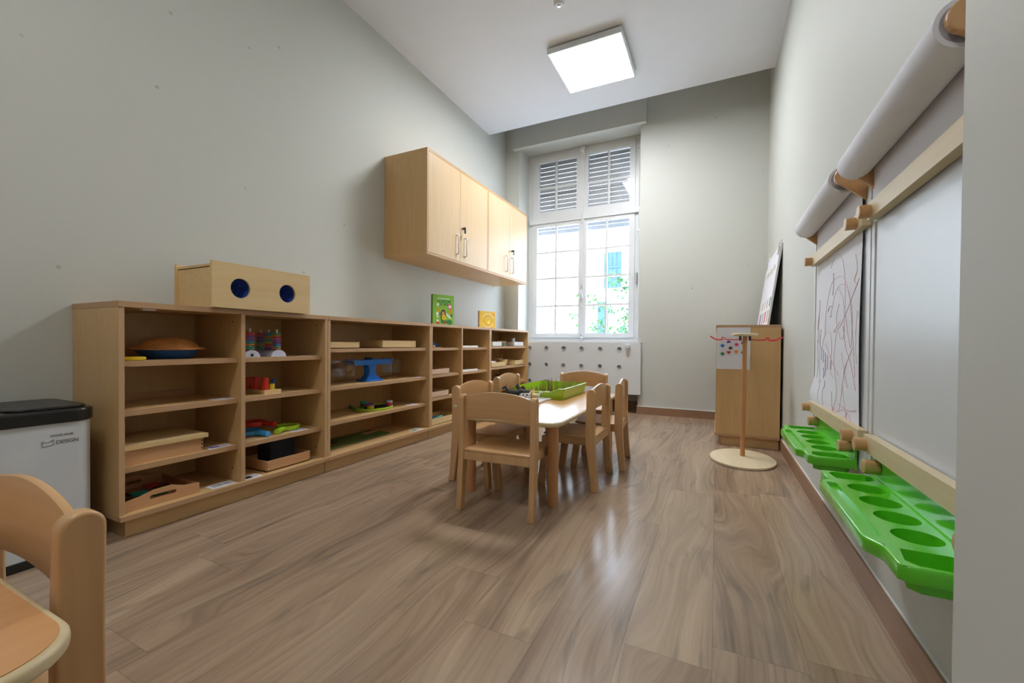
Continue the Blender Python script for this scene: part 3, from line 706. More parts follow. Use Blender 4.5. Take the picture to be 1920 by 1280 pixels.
# ------------------------------------------------------------------ plywood box on the shelf
tb = thing('feely_box', 'pale plywood box with two round holes on top of the nearest shelf unit', 'box', (-2.44, 1.52, 1.037))
mb = MB(); ya, yb, z0, z1 = 1.237, 1.800, 1.0375, 1.271; ym = 1.514; Xf = -2.262
for rect, c in (((ya, ym, z0, z1), (1.380, 1.145)), ((ym, yb, z0, z1), (1.650, 1.146))):
    iv = mb.cell(rect, circ(c[0], c[1], .052, 36), lambda u, v: (Xf, u, v)); iw = mb.cell(rect, circ(c[0], c[1], .052, 36), lambda u, v: (Xf - .015, u, v), True)
    for q in range(36):
        f = mb.bm.faces.new([iv[q], iv[(q + 1) % 36], iw[(q + 1) % 36], iw[q]]); f.smooth = True
for a in (((ya, ya, z0, z1)), ((yb, yb, z0, z1))): mb.faces([(Xf, a[0], z0), (Xf - .015, a[0], z0), (Xf - .015, a[0], z1), (Xf, a[0], z1)], [(0, 1, 2, 3)])
mb.faces([(Xf, ya, z1), (Xf - .015, ya, z1), (Xf - .015, yb, z1), (Xf, yb, z1)], [(0, 1, 2, 3)])
mb.faces([(Xf, ya, z0), (Xf - .015, ya, z0), (Xf - .015, yb, z0), (Xf, yb, z0)], [(0, 1, 2, 3)])
mb.obj('front_board', 'traypine', tb)
MB().box(-2.60, -2.585, ya, yb, z0, z1, .003).obj('back_board', 'traypine', tb)
for a in (ya + .012, yb - .024): MB().box(-2.585, Xf - .015, a, a + .012, z0, z1 - .03, .001).obj('end_board', 'traypine', tb)
MB().box(-2.585, Xf - .015, ya + .008, yb - .008, z1 - .026, z1 - .014, .001).obj('lid', 'traypine', tb)
for cyy in (1.380, 1.650):
    mb = MB(); rnd = random.Random(int(cyy * 100)); n = 30; prof = [(.0535, 0), (.050, -.02), (.036, -.045), (.02, -.035), (.006, -.05), (0, -.05)]
    mb.lathe([(a, h) for a, h in prof], (Xf - .0155, cyy, 1.1455), n, axis='X')
    for v in mb.bm.verts:
        if (v.co - Vector((Xf - .0155, cyy, 1.1455))).length > .01 and v.co.x < Xf - .02: v.co.x += .012 * math.sin(6 * math.atan2(v.co.z - 1.1455, v.co.y - cyy) + cyy * 7) ; v.co.x += rnd.uniform(-.003, .003)
    part_label(mb.obj('fabric_sleeve', 'bluefab', tb), 'bunched dark blue fabric in the hole')

# ------------------------------------------------------------------ picture books on top
def obook(name, label, p0, p1, h, th, cov, spine=None):
    a = Vector((p0[0], p0[1], 0)); c = Vector((p1[0], p1[1], 0)); d = (c - a); wd = d.length; d.normalize(); ang = math.atan2(d.y, d.x)
    r = thing(name, label, 'book', (p0[0], p0[1], 1.0372), ang, 'picture books on the shelf units')
    mw = r.matrix_basis
    def part(mb, nm, mat, par=r):
        me = bpy.data.meshes.new(nm); mb.bm.to_mesh(me); mb.bm.free()
        for mt in (mat if isinstance(mat, list) else [mat]): me.materials.append(M[mt])
        o = bpy.data.objects.new(nm, me); C.objects.link(o); o.parent = par; return o
    return r, part, wd
# local frame: x along the cover, -y towards the viewer, z up
r, part, wd = obook('picture_book', 'green picture book standing on the shelf below the wall cabinet', (-2.50, 3.369), (-2.412, 3.611), .303, .02, 'bookgreen')
h = .303
part(MB().box(0, wd, -.003, 0, 0, h, .001), 'front_cover', 'bookgreen'); part(MB().box(0, wd, .018, .021, 0, h, .001), 'back_cover', 'bookgreen'); part(MB().box(-.002, .001, -.003, .021, 0, h, .001), 'spine', 'dkgreen')
part(MB().box(.002, wd - .004, 0, .018, .003, h - .003), 'page_block', 'paper')
mb = MB(); yy = -.0036
def disc(mb, x, z, rx, rz, mi, n=20, yo=0):
    mb.mi = mi; mb.faces([(x + rx * math.cos(2 * PI * i / n), yy - yo, z + rz * math.sin(2 * PI * i / n)) for i in range(n)], [tuple(range(n))])
def poly(mb, pts, mi, yo=0): mb.mi = mi; mb.faces([(p[0], yy - yo, p[1]) for p in pts], [tuple(range(len(pts)))])
# girl with a flower, animals, badge
disc(mb, .14, .035, .045, .018, 0); disc(mb, .125, .115, .030, .045, 1); disc(mb, .120, .085, .026, .055, 1, yo=.0002); disc(mb, .125, .118, .018, .022, 2, yo=.0004)
disc(mb, .130, .055, .022, .035, 0, yo=.0005); disc(mb, .145, .030, .016, .012, 6, yo=.0007)
for k in range(5): disc(mb, .132 + .017 * math.cos(k * 1.257), .080 + .017 * math.sin(k * 1.257), .012, .012, 3, yo=.0007)
disc(mb, .132, .080, .009, .009, 4, yo=.0009)
disc(mb, .205, .190, .024, .026, 5); disc(mb, .205, .190, .017, .015, 7, yo=.0002); disc(mb, .215, .140, .016, .024, 4)
poly(mb, [(.055, .155), (.095, .185), (.10, .178), (.062, .148)], 4); poly(mb, [(.062, .148), (.075, .158), (.085, .138), (.07, .13)], 4, .0002)
disc(mb, .060, .205, .012, .016, 7); disc(mb, .055, .115, .016, .018, 7); disc(mb, .058, .085, .010, .012, 7); disc(mb, .060, .045, .014, .014, 7); disc(mb, .060, .025, .022, .010, 6, yo=.0003)
poly(mb, [(.16, .13), (.20, .10), (.235, .07), (.20, .075), (.165, .10)], 7); disc(mb, .20, .035, .035, .025, 0, yo=.0001); disc(mb, .225, .10, .012, .02, 0)
disc(mb, .085, .115, .006, .014, 1); disc(mb, .115, .205, .003, .003, 3); disc(mb, .14, .20, .003, .003, 3); disc(mb, .165, .203, .003, .003, 3)
fc = [c for c in r.children if c.name.startswith('front_cover')][0]
part(mb, 'cover_picture', ['dkgreen2', 'brown', 'beechD', 'yellow', 'orange', 'pink', 'red', 'paper'], fc)
mwr = r.matrix_basis; rt = (mwr.to_3x3() @ Vector((1, 0, 0)))
def W(x, z, yo=-.0036): return mwr @ Vector((x, yo, z))
text('MES GRANDS IMAGIERS', .0125, W(.055, .262), rt, (0, 0, 1), 'paper', 'lettering', r, .0003, sx=1.1, bold=.0007)
text('LA NATURE', .034, W(.055, .228), rt, (0, 0, 1), 'dkgreen2', 'lettering', r, .0004, sx=.90, bold=.0016)
text('ET MOI', .034, W(.085, .198), rt, (0, 0, 1), 'dkgreen2', 'lettering', r, .0004, sx=.90, bold=.0016)
r, part, wd = obook('picture_book', 'small yellow board book with a round cut-out standing near the window', (-2.50, 4.276), (-2.42, 4.538), .20, .02, 'bookyel')
wd = min(wd, .26); h = .205
part(MB().prism(rr2(0, wd, 0, h, .012, 3), 'Y', -.003, .0), 'front_cover', 'bookyel'); part(MB().box(.0, wd - .003, .0, .022, .002, h - .004, .002), 'page_block', 'traypine'); part(MB().box(-.003, 0, -.003, .022, 0, h, .001), 'spine', 'crayon_brown')
mb = MB(); cx_, cz_ = wd * .52, h * .47
disc(mb, cx_, cz_, .070, .062, 0); disc(mb, cx_ - .001, cz_, .064, .057, 1, yo=.0002)
mb.mi = 2; n = 5; st = []
for i in range(10):
    rr_ = .030 if i % 2 == 0 else .015; a = PI / 2 + i * PI / 5; st.append((cx_ + .012 + rr_ * math.cos(a), yy - .0005, cz_ - .022 + rr_ * math.sin(a)))
mb.faces(st, [tuple(range(10))])
disc(mb, wd - .035, h - .035, .018, .014, 3, yo=.0002)
for k in range(11):
    a = .35 + k * .24; disc(mb, cx_ + .088 * math.cos(a), cz_ + .078 * math.sin(a), .007, .008, 4, yo=.0002)
for k in range(9):
    a = -.5 - k * .27; disc(mb, cx_ + .088 * math.cos(a), cz_ + .078 * math.sin(a), .007, .008, 4, yo=.0002)
fc = [c for c in r.children if c.name.startswith('front_cover')][0]
part(mb, 'cover_picture', ['orangebrown', 'bookyel', 'brightyel', 'orange', 'cream2'], fc)

# ------------------------------------------------------------------ shelf contents
def open_box(name, label, cat, x0, x1, ya, yb, z, h, mat='traywood', t=.009, group='wooden trays on the shelves', handle=False, parts=True, rot=0):
    r = thing(name, label, cat, ((x0 + x1) / 2, (ya + yb) / 2, z), rot, group)
    c = Vector(((x0 + x1) / 2, (ya + yb) / 2, 0)); RM = Matrix.Translation(c) @ Matrix.Rotation(rot, 4, 'Z') @ Matrix.Translation(-c)
    def fin(mb, nm):
        mb.bm.transform(RM); return mb.obj(nm, mat, r)
    fin(MB().box(x0, x1, ya, yb, z + .0005, z + .006), 'base')
    fin(MB().box(x1 - t, x1, ya, yb, z + .0005, z + h, .0015), 'front_wall'); fin(MB().box(x0, x0 + t, ya, yb, z + .0005, z + h, .0015), 'back_wall')
    for a in (ya, yb - t): fin(MB().box(x0 + t, x1 - t, a, a + t, z + .0005, z + h, .0015), 'end_wall')
    mb = MB()
    for a in (ya + .001, yb - .001 - .006):
        for k in range(3): mb.box(x1 - .0005, x1 + .0005, a, a + .005, z + h * (.15 + .28 * k), z + h * (.28 + .28 * k))
    mb.bm.transform(RM)
    if mat != 'whitefig': mb.obj('finger_joints', 'brown', r)
    return r
def card(label, x0, x1, ya, yb, z, mi='crayon_grey', rot=0):
    mb = MB().box(x0, x1, ya, yb, z + .0004, z + .0016); mb.mi = 1; w_, l_ = x1 - x0, yb - ya
    mb.box(x0 + w_ * .2, x1 - w_ * .2, ya + l_ * .12, ya + l_ * .55, z + .0016, z + .0019); mb.mi = 2; mb.box(x0 + w_ * .35, x1 - w_ * .3, ya + l_ * .62, ya + l_ * .9, z + .0016, z + .0019)
    c = Vector(((x0 + x1) / 2, (ya + yb) / 2, 0)); mb.bm.transform(Matrix.Translation(c) @ Matrix.Rotation(rot, 4, 'Z') @ Matrix.Translation(-c))
    return tag(mb.obj('picture_card', ['paper', mi, 'crayon_grey']), label, 'card', 'picture cards on the shelf edges')
# unit 1, left column
z = Z1[0] + .0005
pie = thing('toy_pie', 'glossy brown toy pie in a navy blue dish on the top shelf', 'toy food', (-2.52, 1.172, z))
MB().lathe([(0, 0), (.085, 0), (.10, .004), (.135, .046), (.138, .048), (.130, .048), (.096, .008), (0, .008)], (-2.52, 1.172, z), 48).obj('dish', 'navy', pie)
mb = MB(); mb.lathe([(.120, .048), (.148, .045), (.152, .049), (.146, .055), (.126, .057)], (-2.52, 1.172, z), 120, wob=lambda a: .026 * math.sin(a * 22)); mb.lathe([(.130, .050), (.127, .060), (.116, .075), (.096, .091), (.070, .102), (.035, .108), (0, .110)], (-2.52, 1.172, z), 64); mb.obj('crust', 'crust', pie)
yd = thing('yellow_disc', 'flat yellow plastic disc on the top shelf, left of the toy pie', 'toy', (-2.40, .96, z)); MB().lathe([(0, 0), (.052, 0), (.056, .004), (.056, .012), (.050, .016), (0, .016)], (-2.40, .968, z), 40).obj('plate', 'yellow', yd)
z = Z1[1]
card('picture card at the right end of the second shelf below the toy pie', -2.41, -2.345, 1.30, 1.395, z, 'crayon_grey')
tag(MB().box(-2.735, -2.72, .93, 1.38, z + .0005, z + .035, .002).obj('wooden_batten', 'traywood'), 'wooden batten lying against the back of the second shelf', 'batten')
z = Z1[2]
lb = thing('lidded_box', 'wide wooden box with an overhanging flat lid on the third shelf', 'box', (-2.5, 1.08, z))
MB().box(-2.66, -2.358, .915, 1.248, z + .0005, z + .068, .002).obj('body', 'traywood', lb); MB().box(-2.67, -2.345, .912, 1.266, z + .069, z + .090, .002).obj('lid', 'traypine', lb)
mb = MB()
for a in (.918, 1.240):
    for k in range(3): mb.box(-2.3585, -2.3575, a, a + .006, z + .010 + k * .02, z + .020 + k * .02)
mb.obj('finger_joints', 'brown', lb)
card('picture card with a blue and pink drawing on the third shelf', -2.41, -2.34, 1.275, 1.385, z, 'crayon_violet', -.05)
z = .106
tr_ = thing('carrying_tray', 'wooden carrying tray with sloped side and slot handle on the bottom shelf', 'tray', (-2.5, 1.07, z), 0, 'wooden trays on the shelves')
MB().box(-2.66, -2.33, .915, 1.218, z + .0005, z + .008).obj('base', 'traywood', tr_)
for xx in (-2.334, -2.662):
    mb = MB(); pr = [(.915, z + .0005), (1.218, z + .0005), (1.218, z + .048), (1.155, z + .054), (1.10, z + .072), (1.03, z + .070), (.975, z + .054), (.915, z + .046)]
    # side board with a slot: outline ring around slot
    slot = [(p[0], p[1]) for p in rr2(1.012, 1.118, z + .030, z + .048, .0089, 5)]
    outer = []
    cu, cv = 1.065, z + .039
    def hit(a):
        dx, dy = math.cos(a), math.sin(a); best = None
        for i in range(len(pr)):
            (x1_, y1_), (x2_, y2_) = pr[i], pr[(i + 1) % len(pr)]; ex_, ey_ = x2_ - x1_, y2_ - y1_; den = dx * ey_ - dy * ex_
            if abs(den) < 1e-12: continue
            tt = ((x1_ - cu) * ey_ - (y1_ - cv) * ex_) / den; ss = ((x1_ - cu) * dy - (y1_ - cv) * dx) / den
            if tt > 0 and -1e-9 <= ss <= 1 + 1e-9 and (best is None or tt < best): best = tt
        return (cu + dx * best, cv + dy * best)
    angs = sorted([(math.atan2(p[1] - cv, p[0] - cu), 's', p) for p in slot] + [(math.atan2(p[1] - cv, p[0] - cu), 'o', p) for p in pr], key=lambda q: q[0])
    def hits(a):
        dx, dy = math.cos(a), math.sin(a); best = None
        for i in range(len(slot)):
            (x1_, y1_), (x2_, y2_) = slot[i], slot[(i + 1) % len(slot)]; ex_, ey_ = x2_ - x1_, y2_ - y1_; den = dx * ey_ - dy * ex_
            if abs(den) < 1e-12: continue
            tt = ((x1_ - cu) * ey_ - (y1_ - cv) * ex_) / den; ss = ((x1_ - cu) * dy - (y1_ - cv) * dx) / den
            if tt > 0 and -1e-6 <= ss <= 1 + 1e-6 and (best is None or tt < best): best = tt
        return (cu + dx * best, cv + dy * best)
    I = [p if k == 's' else hits(a) for a, k, p in angs]; O = [p if k == 'o' else hit(a) for a, k, p in angs]; n = len(I)
    vs = [(xx, *p) for p in I] + [(xx, *p) for p in O] + [(xx - .009, *p) for p in I] + [(xx - .009, *p) for p in O]
    fs = []
    for i in range(n):
        j = (i + 1) % n; fs += [(i, i + n, j + n, j), (i + 2 * n, j + 2 * n, j + 3 * n, i + 3 * n), (i, j, j + 2 * n, i + 2 * n), (i + n, i + 3 * n, j + 3 * n, j + n)]
    v, f = mb.faces(vs, fs); bmesh.ops.recalc_face_normals(mb.bm, faces=f)
    mb.obj('handle_side', 'traywood', tr_)
for a in (.915, 1.209): MB().box(-2.66, -2.344, a, a + .009, z + .0005, z + .046, .001).obj('end_wall', 'traywood', tr_)
mb = MB(); rnd = random.Random(9)
pz = thing('puzzle_pieces', 'loose coloured puzzle pieces in the carrying tray', 'toy', (-2.5, 1.07, z + .01))
for i, (px_, py_, c_) in enumerate([(-2.46, 1.10, 'dkgreen'), (-2.52, 1.05, 'teal'), (-2.50, 1.14, 'brown'), (-2.56, 1.0, 'brown'), (-2.44, 1.0, 'brown'), (-2.58, 1.13, 'red')]):
    q = MB().rrect(px_ - .035, px_ + .035, py_ - .03, py_ + .03, z + .0085 + .0065 * (i % 3), z + .014 + .0065 * (i % 3), .01); q.obj('piece', c_, pz)
card('picture card with a dark frame on the bottom shelf, right of the carrying tray', -2.385, -2.31, 1.27, 1.39, z, 'crayon_grey')
# unit 1, right column
z = Z1[0] + .0005
def ring_toy(label, yc):
    t = thing('disc_counting_toy', label, 'toy', (-2.45, yc, z), 0, 'disc counting toys on the top shelf')
    mb = MB(); n = 14; pr = [(yc + .048 * math.cos(PI * i / n), z + .040 * math.sin(PI * i / n)) for i in range(n + 1)]
    mb.prism(pr, 'X', -2.56, -2.365, 0, smooth=True); bs = mb.obj('base', 'lav', t)
    cols = ['teal', 'pink', 'bluepl', 'teal', 'red', 'purple', 'orange', 'yellow', 'purple', 'teal']
    for k, xx in enumerate((-2.385, -2.46, -2.535)):
        MB().cyl((xx, yc, z + .030), (xx, yc, z + .158), .0045, 10).obj('peg', 'lav', t)
        MB().ball((xx, yc, z + .156), .0065, 10).obj('peg_tip', 'white', t)
        base = None
        for j in range(9):
            cc = cols[(j * 3 + k * 2 + int(yc * 100)) % 10]
            zz = z + .048 + j * .0112
            MB().lathe([(.006, -.003), (.022, -.003), (.024, 0), (.022, .003), (.006, .003)], (xx, yc, zz), 18).obj('disc', cc, t)
    return t
a1 = ring_toy('white disc-counting toy standing by the divider, left of its twin', 1.505)
MB().lathe([(0, .0008), (.0, .0008), (.009, .0008)], (-2.3640, 1.505, z + .012), 14, axis='X').obj('end_hole', 'dark', a1)
a2 = ring_toy('white disc-counting toy with colourful rings, right of its twin', 1.668)
z = Z1[1]
pb = thing('peg_board', 'wooden board of red, yellow and blue cylinders on the second shelf', 'toy', (-2.48, 1.64, z))
mb = MB().box(-2.70, -2.375, 1.585, 1.690, z + .0005, z + .022, .002); mb.obj('board', 'traypine', pb)
for x, y, h, c_ in ((-2.405, 1.608, .072, 'red'), (-2.490, 1.608, .074, 'red'), (-2.575, 1.608, .07, 'red'), (-2.405, 1.650, .034, 'yellow'), (-2.490, 1.650, .038, 'yellow'), (-2.55, 1.650, .062, 'navy'), (-2.43, 1.678, .060, 'navy'), (-2.65, 1.612, .065, 'navy')):
    MB().cyl((x, y, z + .022), (x, y, z + .022 + h), .019 if c_ == 'red' else .0155 if y < 1.67 else .011, 20).obj('cylinder', c_, pb)
pb.rotation_euler = (0, 0, .0)
z = Z1[2]
def magnifier(label, x, y, ang, mat, tilt=0, zz=None, L_=.12):
    zz = z if zz is None else zz
    t = thing('hand_magnifier', label, 'toy', (x, y, zz), ang, 'hand magnifiers on the third shelf', local=True)
    mb = MB(); mb.tube([(0, 0, .018), (-L_ * .75, 0, .018)], [.0165, .0155], 20); mb.lathe([(.0, .001), (.0125, .001), (.0165, -.003)], (0, 0, .018), 20, axis='X'); mb.obj('handle', mat, t)
    mb = MB(); mb.lathe([(.058, .006), (.070, .006), (.072, .018), (.070, .030), (.058, .030), (.055, .018), (.058, .006)], (-L_ * .75 - .066, 0, 0), 40); mb.obj('lens_ring', mat, t)
    MB().lathe([(0, .003), (.055, 0), (0, -.003)], (-L_ * .75 - .066, 0, .018), 24).obj('lens', 'clear', t)
    return t
magnifier('sky blue toy magnifier, nearest of the three on the third shelf', -2.362, 1.598, .12, 'sky')
magnifier('green toy magnifier between the blue and red ones', -2.375, 1.662, -1.0, 'lime')
magnifier('red toy magnifier lying on top behind the blue and green ones', -2.43, 1.690, .25, 'red', zz=z + .036)
card('picture card on the third shelf beside the toy magnifiers', -2.41, -2.345, 1.76, 1.86, z)
card('white strip card on the top shelf right of the disc toys', -2.38, -2.345, 1.80, 1.93, Z1[0])
z = .106
open_box('wooden_tray', 'orange beech tray with a folded dark cloth on the bottom shelf', 'tray', -2.56, -2.338, 1.575, 1.865, z, .062)
dk = thing('folded_cloth', 'dark navy cloth block standing in the bottom shelf tray', 'cloth', (-2.47, 1.69, z + .007)); mb = MB().box(-2.545, -2.42, 1.655, 1.815, z + .0065, z + .170, .012); mb.obj('fold', 'navyfab', dk)
card('picture card with a dark sketch on the bottom shelf, by the divider', -2.375, -2.305, 1.435, 1.53, z, 'black')
# unit 2
z = Z2[0]
open_box('wooden_box', 'pale open box with red and blue pieces on the top shelf, left', 'box', -2.55, -2.36, 2.02, 2.30, z, .046, 'traypine')
st_ = thing('sorting_pieces', 'red and blue plastic pieces heaped in the pale open box', 'toy', (-2.45, 2.15, z + .01))
for i in range(12):
    q = MB().ball((-2.50 + .035 * (i % 4), 2.07 + .065 * (i // 4) + .01 * (i % 2), z + .030), .0175, 10); q.box(-2.503 + .035 * (i % 4), -2.497 + .035 * (i % 4), 2.067 + .065 * (i // 4), 2.073 + .065 * (i // 4), z + .008, z + .03); q.obj('piece', ['red', 'bluepl', 'red', 'red', 'navy'][i % 5], st_)
open_box('wooden_box', 'larger pale open box on the top shelf, right of the red and blue pieces', 'box', -2.60, -2.36, 2.535, 2.945, z, .060, 'traypine', .012)
tag(MB().rrect(-2.53, -2.49, 2.36, 2.40, z + .0005, z + .045, .008).obj('toy_block', 'traywood'), 'small brown wooden block between the two pale boxes', 'toy block')
z = Z2[1] + .0005
bs = thing('balance_scale', 'blue plastic balance scale with clear buckets on the second shelf', 'scale', (-2.45, 2.51, z))
mb = MB(); mb.prism(rr2(-2.53, -2.40, 2.42, 2.60, .02, 4), 'Z', z, z + .014, .003, 2, ang=1.0)
mb.prism([(2.445, z + .014), (2.595, z + .014), (2.575, z + .03), (2.548, z + .05), (2.545, z + .10), (2.565, z + .135), (2.455, z + .135), (2.475, z + .10), (2.472, z + .05), (2.455, z + .03)], 'X', -2.495, -2.435, .003, 2); mb.obj('stand', 'bluepl', bs)
mb = MB(); mb.prism([(2.32, z + .128), (2.72, z + .128), (2.735, z + .172), (2.715, z + .178), (2.70, z + .168), (2.34, z + .168), (2.325, z + .178), (2.305, z + .172)], 'X', -2.435, -2.425, .002, 2)
mb.prism([(2.32, z + .128), (2.72, z + .128), (2.735, z + .172), (2.715, z + .178), (2.70, z + .168), (2.34, z + .168), (2.325, z + .178), (2.305, z + .172)], 'X', -2.52, -2.51, .002, 2)
mb.box(-2.51, -2.435, 2.44, 2.58, z + .130, z + .145, .002); mb.obj('beam', 'bluepl', bs)
MB().lathe([(.0, -.04), (.016, -.04), (.016, .04), (0, .04)], (-2.47, 2.51, z + .170), 18, axis='X').obj('pivot', 'navy', bs)
for yc in (2.255, 2.765):
    mb = MB(); x0_, x1_ = -2.54, -2.41; zt, zb = z + .165, z + .052
    a, c = yc - .085, yc + .085
    rim_ = rr2(x0_, x1_, a, c, .02, 4); bt = rr2(x0_ + .015, x1_ - .015, a + .02, c - .02, .015, 4); n = len(rim_)
    v, f = mb.faces([(*p, zt) for p in rim_] + [(*p, zb) for p in bt], [(i, (i + 1) % n, (i + 1) % n + n, i + n) for i in range(n)] + [tuple(range(n, 2 * n))], True)
    mb.tube([(*p, zt) for p in rim_] + [(*rim_[0], zt)], .0022, 6, cap=False)
    part_label(mb.obj('bucket', 'clear', bs), 'clear plastic bucket')
for yc in (2.32, 2.72): MB().box(-2.515, -2.43, yc - .006, yc + .006, z + .150, z + .162, .002).obj('bucket_hook', 'navy', bs)
z = Z2[2]
gb = thing('activity_board', 'lime green oval board with a handle holding small pots', 'toy', (-2.5, 2.55, z))
mb = MB(); mb.lathe([(0, .0005), (.155, .0005), (.160, .004), (.160, .016), (.150, .018), (.146, .008), (0, .008)], (-2.52, 2.60, z), 48, sx=.85, sy=1.15); mb.obj('board', 'lime', gb)
MB().lathe([(0, .0005), (.11, .0005), (.11, .003), (0, .003)], (-2.50, 2.63, z + .009), 40, sx=.7, sy=1.1).obj('inlay', 'navyfab', gb)
MB().tube([(-2.58, 2.46, z + .01), (-2.60, 2.43, z + .030), (-2.57, 2.405, z + .040), (-2.53, 2.41, z + .028), (-2.51, 2.45, z + .012)], .010, 10).obj('handle', 'dkgreen', gb)
for (x, y, c1, c2, l) in ((-2.46, 2.515, 'yellow', 'purple', 'small yellow pot with a violet lid on the lime board'), (-2.60, 2.58, 'brown', 'teal', 'small pot with a teal lid at the back of the lime board'), (-2.46, 2.725, 'pink', 'lav', 'small pink pot with a pale lid at the right of the lime board')):
    t = thing('modelling_clay_pot', l, 'pot', (x, y, z + .0125), 0, 'small pots on the lime board'); MB().cyl((x, y, z + .0125), (x, y, z + .040), .026, 24).obj('pot', c1, t); MB().cyl((x, y, z + .0402), (x, y, z + .055), .028, 24).obj('lid', c2, t)
card('picture card on the shelf edge right of the lime board', -2.40, -2.345, 2.86, 2.96, z)
card('picture card on the shelf edge right of the balance scale', -2.38, -2.345, 2.93, 3.02, Z2[1], 'crayon_violet')
z = .106
gm = thing('puzzle_board', 'dark green flat puzzle board on the bottom shelf of the second unit', 'toy', (-2.56, 2.42, z))
mb = MB(); mb.rrect(-2.66, -2.44, 2.06, 2.72, z + .0005, z + .010, .02); mb.obj('board', 'dkgreen', gm)
MB().rrect(-2.60, -2.56, 2.55, 2.70, z + .0105, z + .018, .006).obj('wooden_piece', 'traywood', gm)
MB().rrect(-2.56, -2.50, 2.15, 2.24, z + .0105, z + .018, .01).obj('red_piece', 'brown', gm)
card('green picture card on the bottom shelf edge of the second unit', -2.375, -2.31, 2.87, 2.99, z, 'dkgreen2')
# unit 3
z = Z3[0]
fl = thing('toy_plate', 'flat plate with tiny toy figures on the top shelf under the green book', 'plate', (-2.43, 3.28, z)); MB().lathe([(0, .0005), (.10, .0005), (.11, .004), (.11, .006), (0, .005)], (-2.44, 3.29, z), 32, sx=.7).obj('plate', 'traypine', fl)
for i, (dx, dy) in enumerate(((0, -.09), (.02, -.05), (.03, -.02), (-.02, -.07))): tag(MB().ball((-2.41 + dx, 3.25 + dy, z + .016), .013, 10, 1, 1.3, .8).obj('toy_bead', 'yellow' if i % 2 else 'cream'), 'tiny yellowish bead toy at the left on the flat plate', 'toy', 'tiny beads on the flat plate')
bd = thing('toy_bird', 'dark blue toy bird on the flat plate on the top shelf', 'toy animal', (-2.46, 3.33, z + .006))
mb = MB(); mb.tube([(-2.46, 3.26, z + .066), (-2.46, 3.28, z + .062), (-2.46, 3.31, z + .040), (-2.46, 3.37, z + .026), (-2.46, 3.43, z + .012)], [.006, .016, .022, .018, .006], 12); mb.tube([(-2.455, 3.32, z + .006), (-2.455, 3.32, z + .03)], .004, 6); mb.ball((-2.46, 3.275, z + .066), .014, 10); mb.obj('body', 'navy', bd)
def flat_board(label, ya, yb, z):
    t = thing('white_board_tray', label, 'tray', (-2.44, (ya + yb) / 2, z), 0, 'thin white trays on the shelves')
    MB().box(-2.56, -2.34, ya, yb, z + .0005, z + .012, .002).obj('base', 'whitefig', t)
    MB().box(-2.36, -2.345, ya, yb, z + .0121, z + .020, .002).obj('lip', 'whitefig', t)
    MB().cyl((-2.40, ya + .04, z + .0121), (-2.40, ya + .04, z + .030), .006, 10).obj('knob', 'whitefig', t)
flat_board('thin white tray on the top shelf, right of the toy bird', 3.625, 3.98, Z3[0])
flat_board('thin white tray on the second shelf, below the other thin tray', 3.625, 3.98, Z3[1])
open_box('wooden_tray', 'beech tray with orange beads on the second shelf under the toy bird', 'tray', -2.55, -2.345, 3.115, 3.44, Z3[1], .052, 'tray_lit')
t = thing('orange_beads', 'orange beads gathered in the beech tray under the toy bird', 'toy', (-2.42, 3.19, Z3[1] + .01))
for i in range(7): q = MB().ball((-2.44 + .024 * (i % 3), 3.17 + .026 * (i // 3), Z3[1] + .05), .013, 8); q.box(-2.442 + .024 * (i % 3), -2.438 + .024 * (i % 3), 3.168 + .026 * (i // 3), 3.172 + .026 * (i // 3), Z3[1] + .006, Z3[1] + .05); q.obj('bead', 'orange', t)
open_box('wooden_tray', 'empty beech tray on the third shelf, beside the chair post', 'tray', -2.55, -2.345, 3.115, 3.43, Z3[2], .055, 'tray_lit')
open_box('wooden_tray', 'pale tray of coloured rods on the bottom shelf beside the chair post', 'tray', -2.55, -2.315, 3.115, 3.57, .106, .062, 'traypine')
t = thing('coloured_rods', 'green, blue, yellow and red rods lying in the pale bottom tray', 'toy', (-2.43, 3.2, .12))
for i, c_ in enumerate(['yellow', 'teal', 'navy', 'dkgreen', 'red', 'teal', 'bluepl']):
    MB().cyl((-2.47 + .013 * i, 3.14 + .01 * i, .121 + .010 * (i % 3)), (-2.42 + .010 * i, 3.30 + .012 * i, .138 + .013 * (i % 3)), .0065, 8).obj('rod', c_, t)
# unit 4
z = Z4[0]
open_box('wooden_box', 'small white open box at the left of the far unit top shelf', 'box', -2.50, -2.35, 4.33, 4.56, z, .055, 'whitefig')
open_box('wooden_box', 'small white open box under the metal tin, top shelf of the far unit', 'box', -2.55, -2.35, 4.92, 5.20, z, .056, 'whitefig')
tag(MB().box(-2.60, -2.45, 4.64, 4.88, z + .0005, z + .065, .003).obj('brown_box', 'traywood'), 'brown wooden box between the two small white boxes', 'box')
tag(MB().rrect(-2.448, -2.41, 4.68, 4.76, z + .0005, z + .05, .008).obj('green_block', 'dkgreen2'), 'dark green block in front of the brown wooden box', 'toy block')
t = thing('metal_tin', 'shiny metal tin standing in the right white box of the far unit', 'tin', (-2.42, 5.02, z + .007)); MB().cyl((-2.42, 5.02, z + .0065), (-2.42, 5.02, z + .105), .026, 24).obj('can', 'chrome', t)
z = Z4[1]
open_box('wooden_box', 'beech open box with inner tray at the left on the far unit second shelf', 'box', -2.52, -2.345, 4.30, 4.66, z, .056, 'traypine')
tag(MB().box(-2.50, -2.37, 4.32, 4.45, z + .0065, z + .070, .002).obj('inner_box', 'whitefig'), 'white block sitting in the left beech box of the far unit', 'box')
open_box('wooden_box', 'beech open box at the right on the far unit second shelf', 'box', -2.52, -2.345, 4.93, 5.20, z, .062, 'traypine')
